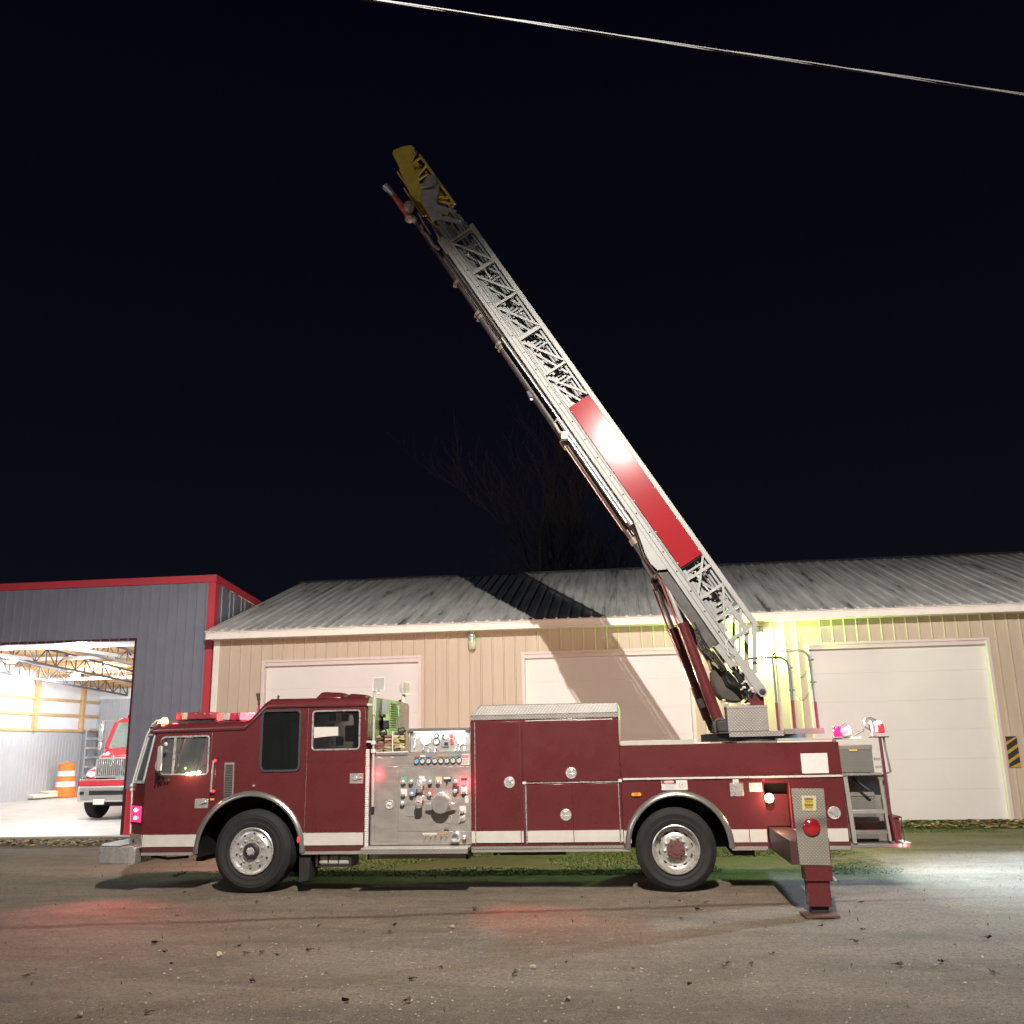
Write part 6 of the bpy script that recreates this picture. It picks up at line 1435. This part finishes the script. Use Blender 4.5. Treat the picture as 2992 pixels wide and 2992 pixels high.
# ------------------------------------------------------------------ lift cylinders
def cyl(y_, bx, bz, tx, tz, px, pz, r):
    b_, t_, p_ = Vector((bx, y_, bz)), Vector((tx, y_, tz)), Vector((px, y_, pz)); d = (t_-b_).normalized()
    o = add(MB().tube(b_-d*.10, t_, r, 28), 'lift_cylinder', RED, T); add(MB().tube(t_-d*.055, t_+d*.006, r+.006, 28), 'cylinder_collar', RED, o)
    add(MB().tube(t_+d*.007, p_, .034, 20), 'cylinder_rod', CHROME, o)
    add(MB().lathe([(.03, -.055), (.06, -.055), (.06, .055), (.03, .055)], p_, 'y', 20).bar(p_-d*.03, p_-d*.14, .10, .10), 'rod_clevis', mat('clevis_grey', (.26, .22, .20), .5, .2), o); add(MB().lathe([(.001, -.075), (.032, -.072), (.036, -.056)], p_, 'y', 16), 'clevis_pin', BLACK, o)
    s = d.cross(Vector((0, 1, 0)))
    add(MB().tube(t_-d*1.1+s*(-.06)+Vector((0, -.055, 0)), t_-d*.10+s*(-.06)+Vector((0, -.055, 0)), .013), 'hydraulic_line', RED, o)
    add(MB().tube(t_+s*.062+d*.01, p_+s*.062-d*.1, .014), 'guard_tube', mat('guard_red', (.18, .03, .028), .4), o)
    q = b_+d*.14; add(MB().bar(q-d*.07+Vector((-.02, -r-.001, 0)), q+d*.07+Vector((-.02, -r-.001, 0)), .004, .075), 'cylinder_label', PAPER, o) if y_ > 1.2 else None
    add(MB().tube(b_-d*.26, b_-d*.099, r*.72, 16), 'cylinder_foot', DARK, o)
cyl(.86, 6.337, 2.16, 5.935, 3.485, 5.660, 4.345, .080)
cyl(1.55, 6.240, 2.255, 5.835, 3.495, 5.605, 4.22, .080)
# ------------------------------------------------------------------ aerial ladder: s runs up the ladder, t across it towards the handrails
EV = Vector((-.5149, 0, .8573)); NV = Vector((.8573, 0, .5149)); PV = Vector((6.962, 0, 2.489))
def L(s, t, y): return PV+EV*s+NV*t+Vector((0, y, 0))
def rail_(mb, s0, s1, t0, t1, y0, y1, k=0):
    A = [L(s0, t, y) for t, y in ((t0, y0), (t1, y0), (t1, y1), (t0, y1))]; B = [L(s1, t, y) for t, y in ((t0, y0), (t1, y0), (t1, y1), (t0, y1))]
    mb.loft(A, B, k); return mb
def lbar(mb, s0, t0, s1, t1, y, w, h): return mb.bar(L(s0, t0, y), L(s1, t1, y), w, h, (0, 1, 0))
LN, LF = .75, 1.69
def section(name, s0, s1, yn, yf, b0, b1, c0, c1, posts, diag, m, rung_s, top_s1=None):
    mb = MB()
    for y_, sg in ((yn, 1), (yf, -1)):
        ya, yb = (y_, y_+.055) if sg > 0 else (y_-.055, y_)
        rail_(mb, s0, s1, b0, b1, ya, yb)
    o = add(mb, name, m, T, .004)
    for y_, sg in ((yn, 1), (yf, -1)):
        ya, yb = (y_+.004, y_+.050) if sg > 0 else (y_-.050, y_-.004)
        mb = MB(); rail_(mb, posts[0][0] if top_s1 is None else top_s1[0], s1 if top_s1 is None else top_s1[1], c0, c1, ya, yb); add(mb, 'handrail_chord', m, o, .006)
        yc = (ya+yb)/2
        for s, w in posts:
            add(lbar(MB(), s, b1+.001, s, c0-.001, yc, .034, w), 'ladder_post', m, o)
        for sa, ta, sb, tb_, in diag:
            add(lbar(MB(), sa, ta, sb, tb_, yc, .026, .034), 'ladder_brace', m, o)
    rg = None
    for s in rung_s:
        if rg is None: rg = add(MB().tube(L(s, (b0+b1)/2, yn+.056), L(s, (b0+b1)/2, yf-.056), .018, 8), 'ladder_rung', m, o); s_r = s
        else: dup(rg, EV*(s-s_r))
    return o
posts = [(.823, .042), (1.156, .042), (1.53, .042), (1.851, .042)]+[(2.05+.42*i, .042) for i in range(8)]+[(5.68, .042), (6.40, .042), (7.115, .042), (7.80, .042), (8.51, .042)]
diag = [(.95, .055, 1.53, .43), (1.60, .055, 2.02, .43)]+[(.60, .05, 1.10, .43)]
for a, b_ in ((5.62, 5.05), (6.34, 5.72), (7.06, 6.44), (7.75, 7.15), (8.46, 7.84)): diag.append((a, .058, b_, .43))
base = section('base_section', .62, 8.57, LN, LF, -.105, .050, .432, .508, posts, diag, CREAM, [.85+.3556*i for i in range(22)], (.80, 8.58))
# long seams and bolts along the base rail
for t in (-.045, .019):
    add(rail_(MB(), .70, 8.55, t-.004, t+.004, LN-.003, LN-.0005), 'rail_seam', BLACK, base)
add(rail_(MB(), .64, 8.56, .038, .05, LN-.012, LN-.001), 'rail_flange', CREAM, base)
bt = None
for i in range(22):
    s = 1.0+i*.345; mb = MB(); c_ = L(s, -.012, LN-.004); mb.sphere(c_, .012, 6)
    if bt is None: bt = add(mb, 'rail_bolt', BLACK, base); s_b = s
    else: dup(bt, EV*(s-s_b))
# root beam, heel post, pin
for y_, nm in ((LN-.035, 'n'), (LF+.001, 'f')):
    bmm = MB(); n = 10
    po = [(.70, .032), (.70, -.045), (.64, -.060), (.06, -.072)]+[(.072*math.cos(R(t)), .072*math.sin(R(t))) for t in range(-100, -261, -20)][:0]
    po += [(-.068*math.cos(R(a)), -.068*math.sin(R(a))) for a in (60, 40, 20, 0, -20, -40, -60, -80)]+[(.02, .070), (.30, .066)]
    A = [L(s, t, y_) for s, t in po]; B = [L(s, t, y_+.034) for s, t in po]
    o = add(MB().loft(A, B), 'root_beam', CREAM, base, .003)
    add(MB().lathe([(.001, -.022), (.026, -.02), (.030, -.008), (.042, -.006), (.045, .0)], L(0, 0, y_), 'y', 18), 'pivot_pin', BLACK, o)
    add(lbar(MB(), .26, .064, .665, .345, y_+.017, .03, .062), 'heel_post', CREAM, o)
    q = MB(); q.bar(L(.665, .345, y_+.017), L(.83, .47, y_+.017), .03, .07); add(q, 'heel_gusset', CREAM, o)
    # bolted white pad under the rail just above the root beam
    add(MB().loft([L(s, t, y_+.04) for s, t in ((.50, -.10), (.86, -.106), (.86, -.185), (.50, -.17))], [L(s, t, y_+.09) for s, t in ((.50, -.10), (.86, -.106), (.86, -.185), (.50, -.17))]), 'rail_pad', CREAM, base)
# lift bracket plates
for y_ in (LN-.012, LF-.01):
    po = [(3.02, -.107), (2.98, -.115), (2.49, -.246), (2.33, -.262), (2.20, -.235), (2.13, -.107)]
    add(MB().loft([L(s, t, y_) for s, t in po], [L(s, t, y_+.022) for s, t in po]), 'lift_bracket', CREAM, base, .003)
add(MB().loft([L(s, t, LN+.10) for s, t in ((3.0, -.12), (2.5, -.27), (2.2, -.26), (2.12, -.12))], [L(s, t, LF-.10) for s, t in ((3.0, -.12), (2.5, -.27), (2.2, -.26), (2.12, -.12))]), 'lift_crossmember', DARK, base)
# red name board on the handrail side
nb = MB(); rail_(nb, 2.045, 5.005, .056, .430, LN-.026, LN-.016); nb_ = add(nb, 'red_board', PANELRED, base, .003)
mb = MB()
for i in range(6): mb.sphere(L(2.12+i*.56, .425, LN-.028), .012, 6); mb.sphere(L(2.12+i*.56, .062, LN-.028), .012, 6)
add(mb, 'board_bolt', WHITEP, nb_)
# the three inner sections
def inner(name, s0, s1, yn, yf, b0, b1, c0, c1, m, step, off, rs, top=None, br=False):
    ps, dg, s = [], [], s0+off
    while s < (top or s1)-.05:
        ps.append((s, .030)); dg.append((s-.03, b1+.008, s-step+.08, c0-.004)) if s-step > s0 and br else None; s += step
    return section(name, s0, s1, yn, yf, b0, b1, c0, c1, ps, dg, m, [s0+.2+.3556*i for i in range(int((rs-s0-.2)/.3556)+1)], None if top is None else (ps[0][0], top))
sec2 = inner('second_section', .95, 8.90, .825, 1.615, .012, .118, .385, .432, CREAMIN, .70, .30, 2.0, None, True)
sec3 = inner('third_section', 1.10, 9.05, .895, 1.545, .075, .175, .345, .385, CREAMIN, .70, .24, 2.2)
fly = inner('fly_section', 1.25, 9.65, .965, 1.475, .135, .225, .310, .345, CREAMIN, .70, .18, 2.3, 9.2)
add(rail_(MB(), 1.1, 8.85, .062, .070, .821, .8245), 'rail_seam', BLACK, sec2); add(rail_(MB(), 1.2, 9.0, .122, .130, .891, .8945), 'rail_seam', BLACK, sec3)
for s in (7.82, 8.50, 6.42): add(lbar(MB(), s, .05, s, .44, .80, .02, .085), 'triple_post', CREAMIN, base)
# silver guides showing between the rails
mb = MB(); rail_(mb, 1.5, 2.6, .17, .25, 1.0, 1.02); add(mb, 'cable_guide', CHROME, sec2)
for (s, t) in ((1.52, .26), (5.9, .19), (6.75, .30), (8.12, .15), (9.02, .40), (9.12, .36), (8.72, .36)):
    add(MB().sphere(L(s, t, LN-.005), .018, 8), 'bright_fastener', mat('bright_bolt', (.8, .8, .8), .2, .3), base)
add(rail_(MB(), 7.55, 7.98, .22, .242, LN+.02, LN+.04), 'bright_rod', CHROME, sec2)
# yellow tip of the fly section
tip = MB()
for y_ in (.965, 1.475):
    ya, yb = (y_, y_+.03) if y_ < 1.2 else (y_-.03, y_)
    po = [(9.60, .03), (10.15, .035), (10.30, .07), (10.66, .12), (10.70, .17), (10.66, .36), (10.60, .46), (10.50, .49), (10.42, .46), (10.30, .30), (9.95, .23), (9.60, .09)]
    tip.loft([L(s, t, ya) for s, t in po], [L(s, t, yb) for s, t in po])
tp = add(tip, 'ladder_tip', YEL, T, .006)
for y_ in (.965, 1.475):
    yc = y_+(.015 if y_ < 1.2 else -.015)
    mb = MB(); lbar(mb, 9.18, .485, 10.36, .485, yc, .03, .040); add(mb, 'tip_handrail', YEL, tp)
    for a in ((9.50, .30, 9.36, .465), (9.42, .28, 9.22, .465), (9.85, .20, 9.70, .465), (10.02, .22, 10.10, .465), (10.28, .29, 10.30, .465), (9.55, .05, 9.30, .10)): add(lbar(MB(), a[0], a[1], a[2], a[3], yc, .026, .030), 'tip_brace', YEL, tp)
    add(lbar(MB(), 9.62, .005, 10.30, .005, yc, .02, .022), 'lower_tip_rail', YEL, tp)
mb = MB(); rail_(mb, 10.30, 10.34, .09, .13, .998, 1.442); rail_(mb, 10.55, 10.59, .18, .22, .998, 1.442); rail_(mb, 9.9, 9.94, .09, .13, .998, 1.442); add(mb, 'tip_crossbar', YEL, tp)
add(MB().sphere(L(10.42, .44, .96), .045, 10), 'tip_lamp_housing', STEELD, tp); add(MB().sphere(L(10.45, .46, .925), .024, 8), 'tip_lamp', mat('tip_chrome', (.9, .9, .9), .1, 1), tp)
# grey junction castings on the fly end
CAST = mat('grey_casting', (.27, .255, .245), .6, .2, var=.3, vs=9, bump=.3, bs=14)
for y_ in (.93, 1.48): add(MB().loft([L(s, t, y_) for s, t in ((9.10, .0), (9.60, .06), (9.84, .26), (9.92, .40), (9.84, .50), (9.62, .47), (9.40, .28), (9.10, .20))], [L(s, t, y_+.035) for s, t in ((9.10, .0), (9.60, .06), (9.84, .26), (9.92, .40), (9.84, .50), (9.62, .47), (9.40, .28), (9.10, .20))]), 'tip_casting', CAST, T, .02)
for a in ((9.50, .05, 9.0, .42), (9.20, .03, 8.72, .44), (9.36, .10, 9.05, .30)): add(lbar(MB(), a[0], a[1], a[2], a[3], .91, .03, .07), 'tip_strut', CAST, T, .01)
add(MB().pipe([L(9.75, .18, .90), L(9.70, .24, .87), L(9.66, .34, .87), L(9.70, .42, .90)], .035, 10), 'tip_hose_elbow', CAST, T)
add(rail_(MB(), 8.35, 8.66, -.13, .0, LN-.02, LN+.05), 'rail_end_block', mat('block_tan', (.22, .19, .15), .6, var=.2, vs=8), base, .02)
# waterway pipes, cables and monitor under the ladder
yc = 1.10
ww = add(MB().tube(L(2.98, -.150, .84), L(4.93, -.150, .84), .038, 14), 'extension_cylinder', ALU, T)
add(MB().tube(L(4.93, -.145, .84), L(6.62, -.16, .84), .013).tube(L(3.05, -.20, .84), L(4.75, -.195, .84), .014), 'extension_rod', CHROME, ww)
add(MB().pipe([L(4.90, -.14, .84), L(4.98, -.18, .82), L(4.96, -.24, .84), L(4.80, -.25, .86), L(4.74, -.20, .85)], .022, 8).box(*(lambda p: (p.x-.05, p.x+.05, .80, .90, p.z-.06, p.z+.06))(L(4.70, -.22, .84))), 'valve_block', mat('block_cream', (.30, .28, .24), .5), ww)
wp1 = add(MB().tube(L(2.80, -.235, 1.05), L(4.63, -.245, 1.05), .050, 16, 0), 'waterway_pipe', mat('pipe_brown', (.09, .06, .048), .45, .3, var=.2, vs=9), T)
add(MB().tube(L(3.0, -.300, .95), L(4.60, -.30, .95), .010).tube(L(2.86, -.20, .95), L(4.60, -.21, .95), .010), 'pipe_trim', mat('trim_copper', (.20, .11, .08), .4, .4), wp1)
mat('clamp_tan', (.16, .125, .09), .5, .2); add(MB().tube(L(2.74, -.235, 1.05), L(2.84, -.235, 1.05), .072, 14), 'pipe_clamp', MATS['clamp_tan'], wp1); add(MB().tube(L(4.58, -.25, 1.05), L(4.72, -.25, 1.05), .075, 14), 'pipe_clamp', mat('clamp_tan', (.16, .125, .09), .5, .2), wp1)
add(MB().tube(L(2.2, -.26, 1.05), L(2.76, -.23, 1.05), .045, 12, 0, .060), 'waterway_pipe', DARK, T)
wp2 = add(MB().tube(L(4.70, -.225, 1.08), L(7.30, -.215, 1.08), .062, 16), 'waterway_pipe', mat('pipe_dark', (.045, .038, .034), .5, .3, var=.3, vs=8), T)
wp3 = add(MB().tube(L(6.55, -.205, 1.08), L(9.38, -.19, 1.08), .050, 16), 'waterway_pipe', MATS['pipe_dark'], T)
for s in (6.55, 6.63, 7.2, 7.28, 7.95): add(MB().tube(L(s, -.21, 1.08), L(s+.05, -.21, 1.08), .078, 14).sphere(L(s+.02, -.28, 1.08), .03, 8), 'pipe_clamp', MATS['clamp_tan'], wp2)
for t, y_ in ((-.135, .90), (-.155, .95), (-.175, .99)): add(MB().tube(L(6.6, t, y_), L(8.45, t-.01, y_), .008, 6), 'ladder_cable', mat('cable_grey', (.30, .26, .22), .5, .3), T)
mb = MB(); rail_(mb, 4.6, 8.5, -.150, -.110, .84, .90); rail_(mb, 4.6, 8.5, -.150, -.110, 1.54, 1.60); add(mb, 'lower_track', DARK, T)
ld = add(MB().loft([L(s, t, .92) for s, t in ((5.52, -.265), (5.66, -.255), (5.68, -.31), (5.58, -.33))], [L(s, t, 1.06) for s, t in ((5.52, -.265), (5.66, -.255), (5.68, -.31), (5.58, -.33))]), 'underside_lamp', DARK, T, .01)
add(MB().sphere(L(5.545, -.30, .98), .028, 8), 'lamp_lens', mat('lens_bright', (.9, .95, .95), .1, .5, emit=(.9, 1, 1), es=.4), ld)
mon = add(MB().pipe([L(9.36, -.19, 1.08), L(9.45, -.22, 1.06), L(9.50, -.27, 1.04)], .055, 12).sphere(L(9.47, -.26, 1.05), .085, 12).sphere(L(9.62, -.17, 1.0), .10, 12, sc=(1, .6, 1.2)), 'water_monitor', mat('monitor_grey', (.32, .26, .24), .5, .3, var=.3, vs=10), T)
add(MB().tube(L(9.50, -.25, 1.03), L(9.98, -.265, 1.0), .060, 14, 0, .042), 'monitor_barrel', mat('monitor_red', (.42, .07, .04), .5, 0, var=.3, vs=10), mon)
add(MB().tube(L(9.98, -.265, 1.0), L(10.14, -.285, .99), .042, 14, 0, .055).tube(L(10.14, -.285, .99), L(10.20, -.30, .985), .062, 14), 'monitor_nozzle', mat('nozzle_grey', (.34, .33, .36), .4, .4), mon)
mb = MB(); mb.pipe([L(9.2, -.16, 1.0), L(9.05, -.22, .95), L(8.9, -.19, .92), L(8.75, -.20, .95), L(8.6, -.17, .92)], .028, 8); mb.pipe([L(9.4, -.10, .95), L(9.15, -.13, .93), L(8.9, -.14, .9)], .016, 6); add(mb, 'monitor_hose', mat('hose_mottled', (.22, .17, .13), .6, var=.4, vs=14), T)
# dark ram and wire trays on the underside near the root
dk = MB(); rail_(dk, .88, 2.20, -.245, -.115, .80, .95); rail_(dk, .5, 2.1, -.30, -.20, 1.45, 1.62); add(dk, 'dark_trough', DARK, base)
mb = MB()
for y_ in (1.0, 1.12, 1.3): mb.tube(L(.75, -.12, y_), L(2.6, -.15, y_), .03, 8)
add(mb, 'underside_ram', DARK, base)
rnd = random.Random(4); mb = MB()
for i in range(5):
    y_ = .80+.05*i; mb.pipe([L(1.3, -.22, y_), L(.95, -.27-.02*i, y_), L(.65, -.26, y_), L(.35, -.20-.03*i, y_), L(.12, -.22, y_)], .012, 6)
add(mb, 'cable_bundle', BLACK, base)
mb = MB()
for a, b_ in ((.0, .03), (.05, .0)): mb.pipe([L(.86, .0+a, LN-.02), L(.78, -.07+b_, LN-.035), L(.66, -.10+a, LN-.04), L(.60, -.03, LN-.045), L(.70, .04, LN-.04), L(.84, .03, LN-.03)], .006, 5)
add(mb, 'loose_cable', mat('loose_cable_grey', (.4, .38, .36), .5), base)
